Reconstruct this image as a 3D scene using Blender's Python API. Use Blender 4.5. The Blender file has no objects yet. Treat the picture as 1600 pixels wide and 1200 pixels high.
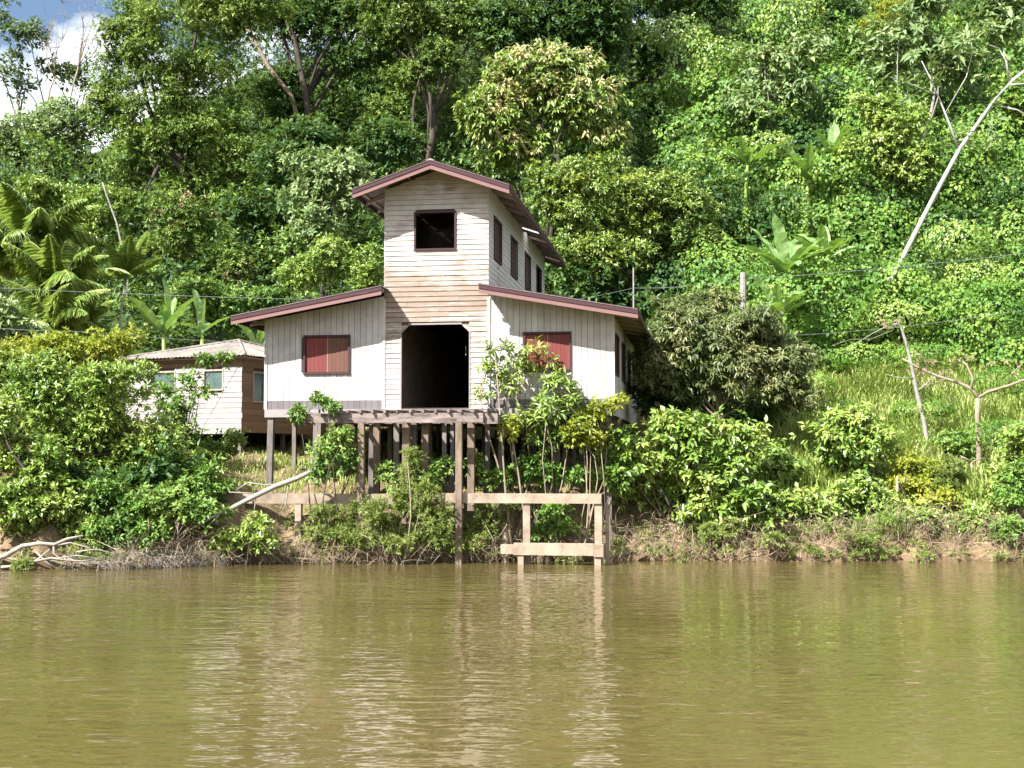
import bpy, math, random
import numpy as np

# ------------------------------------------------------------------ camera, sky, sun, exposure
scene = bpy.context.scene
FPX, EYE, PITCH = 2000.0, 3.3, math.atan(115 / 2000)
cam_data = bpy.data.cameras.new('camera')
cam_data.sensor_width = 36.0
cam_data.lens = 36.0 * FPX / 1600
cam_data.clip_start, cam_data.clip_end = 0.1, 3000
cam = bpy.data.objects.new('camera', cam_data)
scene.collection.objects.link(cam)
cam.location = (0, 0, EYE)
cam.rotation_euler = (math.pi / 2 + PITCH, 0, 0)
scene.camera = cam

SUN = np.array([-0.989, -0.863, 1.27])
SUN = SUN / np.linalg.norm(SUN)
SUN_EL = math.asin(SUN[2])
SUN_AZ = math.atan2(SUN[0], SUN[1])
world = bpy.data.worlds.new('World')
scene.world = world
world.use_nodes = True
wn, wl = world.node_tree.nodes, world.node_tree.links
wn.clear()
w_out = wn.new('ShaderNodeOutputWorld')
w_bg = wn.new('ShaderNodeBackground')
w_sky = wn.new('ShaderNodeTexSky')
w_sky.sky_type = 'NISHITA'
w_sky.sun_disc = False
w_sky.sun_elevation = SUN_EL
w_sky.sun_rotation = SUN_AZ
w_sky.air_density, w_sky.dust_density, w_sky.ozone_density = 1.0, 0.6, 1.6
w_tc = wn.new('ShaderNodeTexCoord')
w_map = wn.new('ShaderNodeMapping')
w_map.inputs['Scale'].default_value = (1.0, 1.0, 1.9)
w_map.inputs['Location'].default_value = (0.34, 0.0, 0.12)
w_noise = wn.new('ShaderNodeTexNoise')
w_noise.inputs['Scale'].default_value = 4.2
w_noise.inputs['Detail'].default_value = 7
w_noise.inputs['Roughness'].default_value = 0.55
w_ramp = wn.new('ShaderNodeValToRGB')
w_ramp.color_ramp.elements[0].position = 0.43
w_ramp.color_ramp.elements[1].position = 0.53
w_mix = wn.new('ShaderNodeMix')
w_mix.data_type = 'RGBA'
w_mix.inputs['B'].default_value = (12.5, 12.7, 13.0, 1)
wl.new(w_tc.outputs['Generated'], w_map.inputs['Vector'])
wl.new(w_map.outputs['Vector'], w_noise.inputs['Vector'])
wl.new(w_noise.outputs['Fac'], w_ramp.inputs['Fac'])
wl.new(w_ramp.outputs['Color'], w_mix.inputs['Factor'])
wl.new(w_sky.outputs['Color'], w_mix.inputs['A'])
wl.new(w_mix.outputs['Result'], w_bg.inputs['Color'])
w_bg.inputs['Strength'].default_value = 0.05
wl.new(w_bg.outputs['Background'], w_out.inputs['Surface'])

sun_data = bpy.data.lights.new('sun', 'SUN')
sun_data.energy = 5.0
sun_data.angle = math.radians(0.5)
sun_data.color = (1.0, 0.965, 0.90)
sun = bpy.data.objects.new('sun', sun_data)
scene.collection.objects.link(sun)
sun.location = (-30, -30, 40)
from mathutils import Vector
sun.rotation_euler = Vector(SUN.tolist()).to_track_quat('Z', 'Y').to_euler()

vs = scene.view_settings
vs.view_transform = 'Standard'
vs.look = 'None'
vs.gamma = 1.0
vs.use_curve_mapping = False
vs.exposure = 1.72
scene.cycles.max_bounces = 8
scene.cycles.diffuse_bounces = 2
scene.cycles.transmission_bounces = 4
scene.cycles.transparent_max_bounces = 4
scene.cycles.caustics_reflective = False
scene.cycles.caustics_refractive = False

# ------------------------------------------------------------------ helpers
COL = scene.collection
rng = np.random.default_rng(7)
random.seed(7)
CP, SP = math.cos(PITCH), math.sin(PITCH)


def at(px, py, Y):
    """a point of the place: photo direction (px, py) followed out to the distance Y"""
    u, v = (px - 800) / FPX, (600 - py) / FPX
    dy, dz = CP - v * SP, SP + v * CP
    return np.array([u * Y / dy, Y, EYE + dz * Y / dy])


def mpp(Y):
    return Y / FPX


def link(name, data, parent=None, loc=None, rot=None, scale=None):
    o = bpy.data.objects.new(name, data)
    COL.objects.link(o)
    if parent is not None:
        o.parent = parent
    if loc is not None:
        o.location = [float(c) for c in loc]
    if rot is not None:
        o.rotation_euler = rot
    if scale is not None:
        o.scale = scale
    return o


def tag(o, label=None, cat=None, group=None, kind=None):
    if label:
        o['label'] = label
    if cat:
        o['category'] = cat
    if group:
        o['group'] = group
    if kind:
        o['kind'] = kind
    return o


def empty(name, loc, rz=0.0):
    o = link(name, None, None, loc, (0, 0, rz))
    o.empty_display_size = 0.3
    return o


def tri_mesh(name, V, T, mat, smooth=False):
    """fast mesh from numpy vertices (n,3) and triangles (m,3)"""
    V = np.asarray(V, dtype=np.float32)
    T = np.asarray(T, dtype=np.int32)
    me = bpy.data.meshes.new(name)
    me.vertices.add(len(V))
    me.vertices.foreach_set('co', V.ravel())
    me.loops.add(T.size)
    me.loops.foreach_set('vertex_index', T.ravel())
    me.polygons.add(len(T))
    me.polygons.foreach_set('loop_start', np.arange(0, T.size, 3, dtype=np.int32))
    if smooth:
        me.polygons.foreach_set('use_smooth', np.ones(len(T), dtype=bool))
    me.update(calc_edges=True)
    if mat:
        me.materials.append(mat)
    return me


class MB:
    """collects boxes, prisms and tubes into one mesh"""
    def __init__(self):
        self.v, self.f = [], []

    def add(self, v, f):
        n = len(self.v)
        self.v.extend([tuple(float(c) for c in p) for p in v])
        self.f.extend([tuple(i + n for i in q) for q in f])
        return self

    def box(self, x0, x1, y0, y1, z0, z1):
        v = [(x0, y0, z0), (x1, y0, z0), (x1, y1, z0), (x0, y1, z0), (x0, y0, z1), (x1, y0, z1), (x1, y1, z1), (x0, y1, z1)]
        return self.add(v, [(3, 2, 1, 0), (4, 5, 6, 7), (0, 1, 5, 4), (1, 2, 6, 5), (2, 3, 7, 6), (3, 0, 4, 7)])

    def prism(self, poly, y0, y1, axis='y'):
        """poly of (a, z) counter-clockwise seen from the front (-y); extruded y0..y1. axis 'x': poly of (y, z), extruded in x"""
        n = len(poly)
        if axis == 'y':
            v = [(a, y0, z) for a, z in poly] + [(a, y1, z) for a, z in poly]
        elif axis == 'x':
            v = [(y0, a, z) for a, z in poly] + [(y1, a, z) for a, z in poly]
        else:
            v = [(a, b, y0) for a, b in poly] + [(a, b, y1) for a, b in poly]
        f = [tuple(range(n)), tuple(range(2 * n - 1, n - 1, -1))]
        f += [((i + 1) % n, i, i + n, (i + 1) % n + n) for i in range(n)]
        return self.add(v, f)

    def tube(self, pts, radii, sides=6, cap=True):
        pts = [np.asarray(p, float) for p in pts]
        n = len(pts)
        if np.isscalar(radii):
            radii = [radii] * n
        vs_, fs_ = [], []
        ref = np.array([0.31, 0.17, 0.93])
        for i in range(n):
            d = pts[min(i + 1, n - 1)] - pts[max(i - 1, 0)]
            d = d / (np.linalg.norm(d) + 1e-9)
            r_ = ref if abs(d @ ref) < 0.9 else np.array([1.0, 0.1, 0.0])
            u = np.cross(d, r_)
            u /= np.linalg.norm(u)
            w = np.cross(d, u)
            for k in range(sides):
                a = 2 * math.pi * k / sides
                vs_.append(pts[i] + radii[i] * (math.cos(a) * u + math.sin(a) * w))
        for i in range(n - 1):
            for k in range(sides):
                k2 = (k + 1) % sides
                fs_.append((i * sides + k, i * sides + k2, (i + 1) * sides + k2, (i + 1) * sides + k))
        if cap:
            fs_.append(tuple(range(sides - 1, -1, -1)))
            fs_.append(tuple((n - 1) * sides + k for k in range(sides)))
        return self.add(vs_, fs_)

    def mesh(self, name, mat, smooth=False):
        me = bpy.data.meshes.new(name)
        me.from_pydata(self.v, [], self.f)
        if smooth:
            me.polygons.foreach_set('use_smooth', [True] * len(me.polygons))
        me.update()
        if mat:
            me.materials.append(mat)
        return me

    def build(self, name, mat, parent=None, loc=None, rot=None, smooth=False):
        return link(name, self.mesh(name, mat, smooth), parent, loc, rot)


# ------------------------------------------------------------------ materials
class NT:
    def __init__(self, name):
        self.m = bpy.data.materials.new(name)
        self.m.use_nodes = True
        self.n, self.l = self.m.node_tree.nodes, self.m.node_tree.links
        self.n.clear()
        self.out = self.n.new('ShaderNodeOutputMaterial')

    def node(self, t, **kw):
        nd = self.n.new(t)
        for k, v in kw.items():
            setattr(nd, k, v)
        return nd

    def put(self, sock, val):
        if hasattr(val, 'is_output') or isinstance(val, bpy.types.NodeSocket):
            self.l.new(val, sock)
        else:
            if isinstance(val, (tuple, list)) and len(val) == 3 and sock.type == 'RGBA':
                val = (*val, 1)
            sock.default_value = val

    def noise(self, vec, scale, detail=4, rough=0.55, dist=0.0):
        nd = self.node('ShaderNodeTexNoise')
        if vec is not None:
            self.l.new(vec, nd.inputs['Vector'])
        nd.inputs['Scale'].default_value = scale
        nd.inputs['Detail'].default_value = detail
        nd.inputs['Roughness'].default_value = rough
        nd.inputs['Distortion'].default_value = dist
        return nd.outputs['Fac']

    def mapping(self, vec, scale=(1, 1, 1), loc=(0, 0, 0)):
        nd = self.node('ShaderNodeMapping')
        self.l.new(vec, nd.inputs['Vector'])
        nd.inputs['Scale'].default_value = scale
        nd.inputs['Location'].default_value = loc
        return nd.outputs['Vector']

    def ramp(self, fac, stops):
        nd = self.node('ShaderNodeValToRGB')
        el = nd.color_ramp.elements
        while len(el) < len(stops):
            el.new(0.5)
        for e, (p, c) in zip(el, stops):
            e.position = p
            e.color = (c, c, c, 1) if np.isscalar(c) else (*c, 1)
        self.l.new(fac, nd.inputs['Fac'])
        return nd.outputs['Color']

    def mix(self, fac, a, b, mode='MIX'):
        nd = self.node('ShaderNodeMix', data_type='RGBA', blend_type=mode)
        self.put(nd.inputs['Factor'], fac)
        self.put(nd.inputs['A'], a)
        self.put(nd.inputs['B'], b)
        return nd.outputs['Result']

    def math(self, op, a, b=0.0, clamp=False):
        nd = self.node('ShaderNodeMath', operation=op)
        nd.use_clamp = clamp
        self.put(nd.inputs[0], a)
        self.put(nd.inputs[1], b)
        return nd.outputs[0]

    def bsdf(self, color, rough=0.7, spec=0.3, bump=None, bump_d=0.01, bump_s=1.0):
        b = self.node('ShaderNodeBsdfPrincipled')
        self.put(b.inputs['Base Color'], color)
        self.put(b.inputs['Roughness'], rough)
        b.inputs['Specular IOR Level'].default_value = spec
        if bump is not None:
            bn = self.node('ShaderNodeBump')
            bn.inputs['Distance'].default_value = bump_d
            bn.inputs['Strength'].default_value = bump_s
            self.l.new(bump, bn.inputs['Height'])
            self.l.new(bn.outputs['Normal'], b.inputs['Normal'])
        return b

    def done(self, sh):
        self.l.new(sh if isinstance(sh, bpy.types.NodeSocket) else sh.outputs[0], self.out.inputs['Surface'])
        return self.m


def obj_coord(t):
    return t.node('ShaderNodeTexCoord').outputs['Object']


def obj_random(t):
    return t.node('ShaderNodeObjectInfo').outputs['Random']


def board_mat(name, paint, wood, wear=0.5, along='x', zone=None, tone=0.16, grime=0.35):
    """painted timber boards: paint worn to bare wood in streaks along the grain. zone: (z0, z1, amount) a band worn harder"""
    t = NT(name)
    co = obj_coord(t)
    rnd = obj_random(t)
    sc = {'x': (0.55, 3, 6), 'z': (6, 3, 0.4), 'y': (3, 0.5, 6)}[along]
    sc2 = {'x': (3, 20, 60), 'z': (60, 20, 2.5), 'y': (20, 3, 60)}[along]
    off = t.node('ShaderNodeCombineXYZ')
    t.l.new(t.math('MULTIPLY', rnd, 37.0), off.inputs[0 if along != 'x' else 1])
    add = t.node('ShaderNodeVectorMath', operation='ADD')
    t.l.new(co, add.inputs[0])
    t.l.new(off.outputs[0], add.inputs[1])
    streak = t.noise(t.mapping(add.outputs[0], sc), 1.6, 6, 0.62, 0.4)
    grain = t.noise(t.mapping(add.outputs[0], sc2), 1.0, 4, 0.6)
    blot = t.noise(co, 0.9, 5, 0.6)
    w = t.math('ADD', t.math('MULTIPLY', streak, 0.55), t.math('MULTIPLY', blot, 0.45))
    w = t.math('ADD', w, t.math('MULTIPLY', t.math('SUBTRACT', grain, 0.5), 0.35))
    w = t.math('ADD', w, t.math('MULTIPLY', t.math('SUBTRACT', rnd, 0.5), 0.10))
    if zone:
        z0, z1, amt = zone
        sep = t.node('ShaderNodeSeparateXYZ')
        t.l.new(co, sep.inputs[0])
        zm = t.math('SUBTRACT', 1.0, t.math('ABSOLUTE', t.math('DIVIDE', t.math('SUBTRACT', sep.outputs[2], (z0 + z1) / 2), (z1 - z0) / 2)), True)
        w = t.math('ADD', w, t.math('MULTIPLY', t.math('POWER', zm, 0.7), amt))
    edge = 0.66 - 0.22 * wear
    mask = t.ramp(w, [(edge, 0.0), (edge + 0.12, 1.0)])
    wood_c = t.mix(grain, tuple(c * 0.62 for c in wood), tuple(min(1, c * 1.35) for c in wood))
    paint_c = t.mix(t.math('MULTIPLY', t.ramp(t.noise(co, 2.3, 6, 0.65), [(0.42, 0.0), (0.72, 1.0)]), grime), paint, tuple(p * 0.45 + w_ * 0.35 for p, w_ in zip(paint, wood)))
    c = t.mix(mask, paint_c, wood_c)
    hsv = t.node('ShaderNodeHueSaturation')
    t.l.new(c, hsv.inputs['Color'])
    t.l.new(t.math('ADD', 1.0 - tone / 2, t.math('MULTIPLY', rnd, tone)), hsv.inputs['Value'])
    return t.done(t.bsdf(hsv.outputs[0], 0.75, 0.25, t.math('ADD', grain, t.math('MULTIPLY', mask, -0.5)), 0.006, 0.6))


def plain_mat(name, col, rough=0.7, var=0.35, scale=3.0, spec=0.25, bump=0.006, stretch=(1, 1, 1), second=None):
    t = NT(name)
    co = t.mapping(obj_coord(t), stretch)
    n1 = t.noise(co, scale, 6, 0.62)
    n2 = t.noise(co, scale * 9, 4, 0.6)
    f = t.math('ADD', t.math('MULTIPLY', n1, 0.7), t.math('MULTIPLY', n2, 0.3))
    lo = tuple(c * (1 - var) for c in col)
    hi = second or tuple(min(1, c * (1 + var)) for c in col)
    c = t.ramp(f, [(0.34, lo), (0.66, hi)])
    hsv = t.node('ShaderNodeHueSaturation')
    t.l.new(c, hsv.inputs['Color'])
    t.l.new(t.math('ADD', 0.9, t.math('MULTIPLY', obj_random(t), 0.2)), hsv.inputs['Value'])
    return t.done(t.bsdf(hsv.outputs[0], rough, spec, f, bump, 0.7))


def leaf_mat(name, cols, trans=0.22, rough=0.5, spec=0.32, patch=0.5):
    """leaf colours differ from leaf to leaf and in patches through the plant"""
    t = NT(name)
    isl = t.node('ShaderNodeNewGeometry').outputs['Random Per Island']
    co = t.node('ShaderNodeNewGeometry').outputs['Position']
    pn = t.noise(co, 0.55, 3, 0.5)
    f = t.math('ADD', t.math('MULTIPLY', isl, 1 - patch), t.math('MULTIPLY', t.ramp(pn, [(0.3, 0.0), (0.7, 1.0)]), patch))
    n = len(cols)
    c = t.ramp(f, [(0.1 + 0.8 * i / (n - 1), k) for i, k in enumerate(cols)])
    b = t.bsdf(c, rough, spec)
    tr = t.node('ShaderNodeBsdfTranslucent')
    t.put(tr.inputs['Color'], t.mix(0.55, c, (0.20, 0.26, 0.02), 'MIX'))
    mx = t.node('ShaderNodeMixShader')
    mx.inputs[0].default_value = trans
    t.l.new(b.outputs[0], mx.inputs[1])
    t.l.new(tr.outputs[0], mx.inputs[2])
    return t.done(mx)


WHITE_H = board_mat('white_board_level', (0.465, 0.43, 0.405), (0.225, 0.168, 0.135), 0.54, 'x', (4.3, 7.6, 0.22), 0.18, 0.6)
WHITE_V = board_mat('white_board_upright', (0.445, 0.42, 0.41), (0.28, 0.25, 0.215), 0.46, 'z', None, 0.2, 0.75)
WHITE_S = board_mat('white_board_side', (0.45, 0.445, 0.44), (0.27, 0.21, 0.16), 0.34, 'y', None, 0.14, 0.5)
GREY_V = board_mat('grey_skirt_board', (0.14, 0.122, 0.13), (0.11, 0.11, 0.10), 0.3, 'z', None, 0.3)
GREY_H = board_mat('grey_sill_board', (0.24, 0.215, 0.215), (0.15, 0.125, 0.115), 0.35, 'x', None, 0.2)
PINK = board_mat('pink_barge_paint', (0.185, 0.102, 0.098), (0.19, 0.12, 0.10), 0.18, 'x', None, 0.1, 0.25)
MAROON = board_mat('maroon_trim', (0.05, 0.023, 0.028), (0.09, 0.06, 0.055), 0.2, 'x', None, 0.2, 0.3)
RED = board_mat('red_shutter', (0.15, 0.036, 0.033), (0.17, 0.065, 0.045), 0.25, 'z', None, 0.14, 0.25)
BROWN_SH = board_mat('brown_shutter', (0.11, 0.052, 0.036), (0.10, 0.052, 0.034), 0.5, 'z', None, 0.25)
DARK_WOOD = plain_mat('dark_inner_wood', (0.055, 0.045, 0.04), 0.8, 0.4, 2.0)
EAVE_WOOD = plain_mat('eave_timber', (0.34, 0.27, 0.21), 0.8, 0.3, 3.0)
POST_WOOD = plain_mat('weathered_post', (0.145, 0.125, 0.115), 0.85, 0.45, 2.5, stretch=(3, 3, 0.5))
DECK_WOOD = plain_mat('weathered_deck_timber', (0.16, 0.13, 0.12), 0.85, 0.72, 2.0, stretch=(0.7, 3, 3), bump=0.012)
POST_BROWN = plain_mat('shade_brown_post', (0.15, 0.112, 0.085), 0.9, 0.5, 2.2, bump=0.012, stretch=(2, 2, 0.6))  # brown taken darker so the colour carries the deck's shade
CONCRETE = plain_mat('aged_concrete', (0.27, 0.21, 0.16), 0.9, 0.4, 2.2, bump=0.008)
SHEET = plain_mat('weathered_roof_sheet', (0.20, 0.178, 0.16), 0.7, 0.35, 1.2)
SHEET_RED = plain_mat('dull_roof_sheet', (0.22, 0.19, 0.185), 0.75, 0.3, 1.2)
PLANK_PALE = board_mat('bleached_plank', (0.35, 0.325, 0.31), (0.22, 0.185, 0.16), 0.45, 'x', None, 0.3)
PLANK_BROWN = board_mat('brown_plank', (0.19, 0.12, 0.072), (0.14, 0.09, 0.058), 0.5, 'y', None, 0.35)
GLASS_DK = plain_mat('dusty_pane', (0.07, 0.11, 0.105), 0.25, 0.3, 2.0, 0.5)
BARK = plain_mat('brown_bark', (0.065, 0.052, 0.042), 0.9, 0.45, 3.0, bump=0.02, stretch=(2, 2, 0.6))  # bark colour darkened for the shade the forest trunks stand in
BARK_PALE = plain_mat('pale_bark', (0.24, 0.225, 0.205), 0.8, 0.3, 2.5, bump=0.01, stretch=(1, 1, 2))
BARK_WHITE = plain_mat('white_bark', (0.36, 0.35, 0.33), 0.75, 0.25, 2.5, bump=0.008)
BARK_TAN = plain_mat('tan_bark', (0.24, 0.19, 0.14), 0.85, 0.35, 3.0, bump=0.01)
DRIFT = plain_mat('bleached_driftwood', (0.28, 0.245, 0.21), 0.85, 0.35, 3.0)
TWIG = plain_mat('dry_twig', (0.31, 0.235, 0.165), 0.85, 0.4, 4.0)
WIRE = plain_mat('grey_wire', (0.14, 0.145, 0.15), 0.5, 0.1, 4.0)
TRANSLUCENT_SHEET = None
_t = NT('bright_gap_sheet')
_tr = _t.node('ShaderNodeBsdfTranslucent')
_tr.inputs['Color'].default_value = (0.85, 0.84, 0.8, 1)
TRANSLUCENT_SHEET = _t.done(_tr)  # translucent sheet stands in for a bright sunlit gap in the roof

LEAF = dict(
    fine=leaf_mat('fine_leaf', [(0.038, 0.090, 0.014), (0.109, 0.190, 0.031), (0.256, 0.316, 0.072)]),
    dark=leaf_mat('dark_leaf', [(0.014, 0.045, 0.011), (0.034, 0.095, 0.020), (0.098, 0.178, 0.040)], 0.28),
    broad=leaf_mat('broad_leaf', [(0.045, 0.115, 0.018), (0.109, 0.213, 0.033), (0.256, 0.333, 0.077)]),
    pale=leaf_mat('pale_leaf', [(0.090, 0.161, 0.055), (0.166, 0.253, 0.094), (0.307, 0.356, 0.165)], 0.3),
    glossy=leaf_mat('glossy_leaf', [(0.064, 0.127, 0.020), (0.154, 0.241, 0.040), (0.320, 0.368, 0.094)], 0.22, 0.36, 0.5),
    cream=leaf_mat('cream_leaf', [(0.320, 0.330, 0.120), (0.460, 0.422, 0.200), (0.500, 0.391, 0.210)], 0.3),
    mango=leaf_mat('mango_leaf', [(0.042, 0.075, 0.022), (0.105, 0.138, 0.040), (0.24, 0.225, 0.095)], 0.22, 0.42, 0.4),
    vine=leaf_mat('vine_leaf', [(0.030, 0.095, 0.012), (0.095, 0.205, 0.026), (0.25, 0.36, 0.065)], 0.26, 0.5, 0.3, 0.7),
    yellow=leaf_mat('yellow_leaf', [(0.141, 0.201, 0.020), (0.256, 0.305, 0.031), (0.422, 0.414, 0.066)], 0.4),
    bright=leaf_mat('bright_leaf', [(0.077, 0.167, 0.022), (0.179, 0.282, 0.044), (0.371, 0.425, 0.110)], 0.24, 0.36, 0.5),
    feather=leaf_mat('feather_leaf', [(0.090, 0.138, 0.029), (0.166, 0.230, 0.048), (0.282, 0.310, 0.094)], 0.35),
    palm=leaf_mat('palm_leaflet', [(0.128, 0.230, 0.039), (0.230, 0.333, 0.066), (0.410, 0.483, 0.143)], 0.35, 0.38, 0.5, 0.3),
    dry=leaf_mat('dry_leaf', [(0.130, 0.090, 0.050), (0.210, 0.150, 0.085), (0.300, 0.230, 0.140)], 0.2),
    grass=leaf_mat('grass_blade', [(0.158, 0.242, 0.044), (0.304, 0.396, 0.099), (0.525, 0.528, 0.242)], 0.35, patch=0.55),
    far=leaf_mat('far_leaf', [(0.033, 0.066, 0.028), (0.061, 0.110, 0.040), (0.110, 0.165, 0.066)], 0.25),
)


def banana_mat():
    t = NT('banana_leaf')
    co = obj_coord(t)
    n = t.noise(co, 2.0, 4)
    c = t.ramp(n, [(0.3, (0.10, 0.21, 0.05)), (0.6, (0.20, 0.32, 0.11)), (0.75, (0.30, 0.40, 0.18))])
    rb = t.noise(t.mapping(co, (1, 30, 1)), 1.0, 2)
    b = t.bsdf(c, 0.4, 0.5, rb, 0.01, 0.6)
    tr = t.node('ShaderNodeBsdfTranslucent')
    t.put(tr.inputs['Color'], (0.22, 0.36, 0.04))
    mx = t.node('ShaderNodeMixShader')
    mx.inputs[0].default_value = 0.3
    t.l.new(b.outputs[0], mx.inputs[1])
    t.l.new(tr.outputs[0], mx.inputs[2])
    return t.done(mx)


BANANA = banana_mat()

# ------------------------------------------------------------------ ground and water
BX = [-140, -40, -16, -11, -8, -3, 4, 6.5, 12, 20, 30, 140]
BY = [36.0, 37.0, 37.9, 38.6, 40.3, 41.2, 41.4, 40.9, 41.0, 40.8, 41.0, 42.0]


def bank_y(x):
    return np.interp(x, BX, BY) + 0.18 * np.sin(x * 2.3) + 0.12 * np.sin(x * 5.1 + 1)


def ground_z(x, y):
    x, y = np.asarray(x, float), np.asarray(y, float)
    d = y - bank_y(x)
    dd = [-30, -6, -1, 0, 0.5, 1.2, 2.4, 8.5, 15, 19]
    zl = np.interp(d, dd, [-4, -2, -.5, 0.0, 0.55, 1.2, 2.3, 3.1, 3.9, 5.0])
    zr = np.interp(d, dd, [-4, -2, -.5, 0.03, 0.75, 1.05, 1.5, 3.7, 6.2, 8.0])
    w = np.clip((x - 4) / 5, 0, 1)
    z = zl * (1 - w) + zr * w
    s = np.clip(y - 60, 0, None)
    cap = np.interp(x, [-60, -32, -24, 0, 60], [15.5, 15.5, 34, 40, 40])
    hill = np.minimum(s * np.interp(x, [-40, 0, 40], [0.62, 0.75, 0.78]), cap)
    ravine = np.exp(-((800 + FPX * x / np.maximum(y, 1) - 1020) / 42.0) ** 2) * np.clip((y - 66) / 6, 0, 1)
    z = z + hill - 8.0 * ravine
    z = z + np.where(d > 0.3, 0.10 * np.sin(x * 1.7 + y) + 0.08 * np.sin(x * 0.9 - y * 1.3), 0) * np.clip(d, 0, 1)
    z = z + np.where(d > 0, 0.10 * np.sin(x * 7.3 + 2 * np.sin(y * 5)) * np.sin(y * 6.1 + x) * np.clip(1.6 - d, 0, 1), 0)
    return z


def build_ground():
    xs = np.unique(np.concatenate([np.linspace(-400, -40, 30), np.linspace(-40, 40, 401), np.linspace(40, 400, 30)]))
    ys = np.unique(np.concatenate([np.linspace(20, 35, 8), np.linspace(35, 46, 90), np.linspace(46, 100, 110), np.linspace(100, 500, 25)]))
    X, Y = np.meshgrid(xs, ys)
    Z = ground_z(X, Y)
    V = np.stack([X.ravel(), Y.ravel(), Z.ravel()], 1)
    nx, ny = len(xs), len(ys)
    i = (np.arange(ny - 1)[:, None] * nx + np.arange(nx - 1)[None, :]).ravel()
    T = np.concatenate([np.stack([i, i + 1, i + nx + 1], 1), np.stack([i, i + nx + 1, i + nx], 1)])
    t = NT('earth')
    co = obj_coord(t)
    n1 = t.noise(co, 0.5, 6, 0.6)
    n2 = t.noise(co, 6.0, 6, 0.65)
    soil = t.ramp(n2, [(0.3, (0.085, 0.062, 0.036)), (0.55, (0.17, 0.122, 0.072)), (0.75, (0.26, 0.195, 0.125))])
    litter = t.ramp(n2, [(0.35, (0.018, 0.032, 0.008)), (0.65, (0.045, 0.075, 0.016))])
    sep = t.node('ShaderNodeSeparateXYZ')
    t.l.new(co, sep.inputs[0])
    zf = t.math('ADD', t.math('MULTIPLY', t.math('SUBTRACT', sep.outputs[2], 4.2), 0.4), t.math('MULTIPLY', t.math('SUBTRACT', n1, 0.45), 3.0), True)
    c = t.mix(zf, soil, litter)
    wet = t.math('SUBTRACT', 1.0, t.math('MULTIPLY', sep.outputs[2], 5.0), True)
    c = t.mix(t.math('MULTIPLY', wet, 0.7), c, (0.09, 0.06, 0.035))
    m = t.done(t.bsdf(c, 0.95, 0.15, n2, 0.06, 0.8))
    tag(link('ground', tri_mesh('ground', V, T, m, True)), kind='structure')


def build_water():
    t = NT('muddy_river_water')
    co = obj_coord(t)
    big = t.noise(t.mapping(co, (0.22, 0.60, 1)), 1.0, 1, 0.4, 0.5)
    mid = t.noise(t.mapping(co, (0.9, 2.3, 1), (3, 1, 0)), 1.0, 1, 0.4, 0.5)
    small = t.noise(t.mapping(co, (2.2, 4.8, 1), (1, 5, 0)), 1.0, 1, 0.4, 0.4)
    fine = t.noise(t.mapping(co, (7, 13, 1), (7, 2, 0)), 1.0, 1, 0.4, 0.2)
    gust = t.ramp(t.noise(t.mapping(co, (0.07, 0.14, 1), (4, 3, 0)), 1.0, 3, 0.5), [(0.34, 0.35), (0.66, 1.0)])
    h = t.math('ADD', t.math('MULTIPLY', big, 0.030), t.math('ADD', t.math('MULTIPLY', mid, 0.040), t.math('ADD', t.math('MULTIPLY', small, 0.025), t.math('MULTIPLY', fine, 0.003))))
    h = t.math('MULTIPLY', h, gust)
    silt = t.noise(t.mapping(co, (0.08, 0.2, 1)), 1.0, 4, 0.55)
    c = t.ramp(silt, [(0.3, (0.070, 0.055, 0.018)), (0.7, (0.098, 0.079, 0.028))])
    b = t.bsdf(c, 0.03, 0.5, h, 1.0, 1.0)
    b.inputs['IOR'].default_value = 1.6
    m = t.done(b)
    mb = MB()
    mb.add([(-400, -300, 0), (400, -300, 0), (400, 60, 0), (-400, 60, 0)], [(0, 1, 2, 3)])
    tag(mb.build('river_water', m), kind='structure')


build_ground()
build_water()

# ------------------------------------------------------------------ the white house on stilts
HT = math.radians(8.5)
HZ = 2.6
HOUSE_O = np.array([-2.53, 42.5, HZ])
EX = np.array([math.cos(HT), -math.sin(HT), 0.0])
EY = np.array([math.sin(HT), math.cos(HT), 0.0])


def h2w(x, y, z):
    """a point of the house (along the front, in depth, height above the river) in the world"""
    p = HOUSE_O + EX * x + EY * y
    return np.array([p[0], p[1], z])


house = empty('stilt_house', HOUSE_O, -HT)
tag(house, 'white timber house with raised middle tower standing on stilts above the river', 'house')
TW, WW, DEP = 1.78, 5.88, 15.0          # half width of the tower, of the whole front, depth
FL = 4.95                               # floor height over the river


def Z(z):
    return z - HZ


def wing_top(x):                        # underside of the wing roofs at the front wall
    return 8.74 - (abs(x) - 1.6) * 0.178


def tower_top(x):
    return 12.92 - abs(x) * 0.345


def clip_poly(x0, x1, z0, z1, top):
    """board outline cut by the roof line; None when nothing is left"""
    if top is None:
        return [(x0, z0), (x1, z0), (x1, z1), (x0, z1)]
    pts = []
    xs = sorted({x0, x1} | ({0.0} if x0 < 0 < x1 else set()))
    # refine where the roof line crosses z1 and z0
    fine = np.linspace(x0, x1, 41)
    keep = [x for x in fine if top(x) > z0 + 0.004]
    if len(keep) < 2:
        return None
    a, b = keep[0], keep[-1]
    up = [x for x in fine if a <= x <= b]
    line = [(x, min(z1, top(x))) for x in up]
    red = [line[0]]
    for i in range(1, len(line) - 1):
        s0 = (line[i][1] - line[i - 1][1])
        s1 = (line[i + 1][1] - line[i][1])
        if abs(s0 - s1) > 1e-4:
            red.append(line[i])
    red.append(line[-1])
    pts = [(a, z0), (b, z0)] + red[::-1]
    return pts


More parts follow.
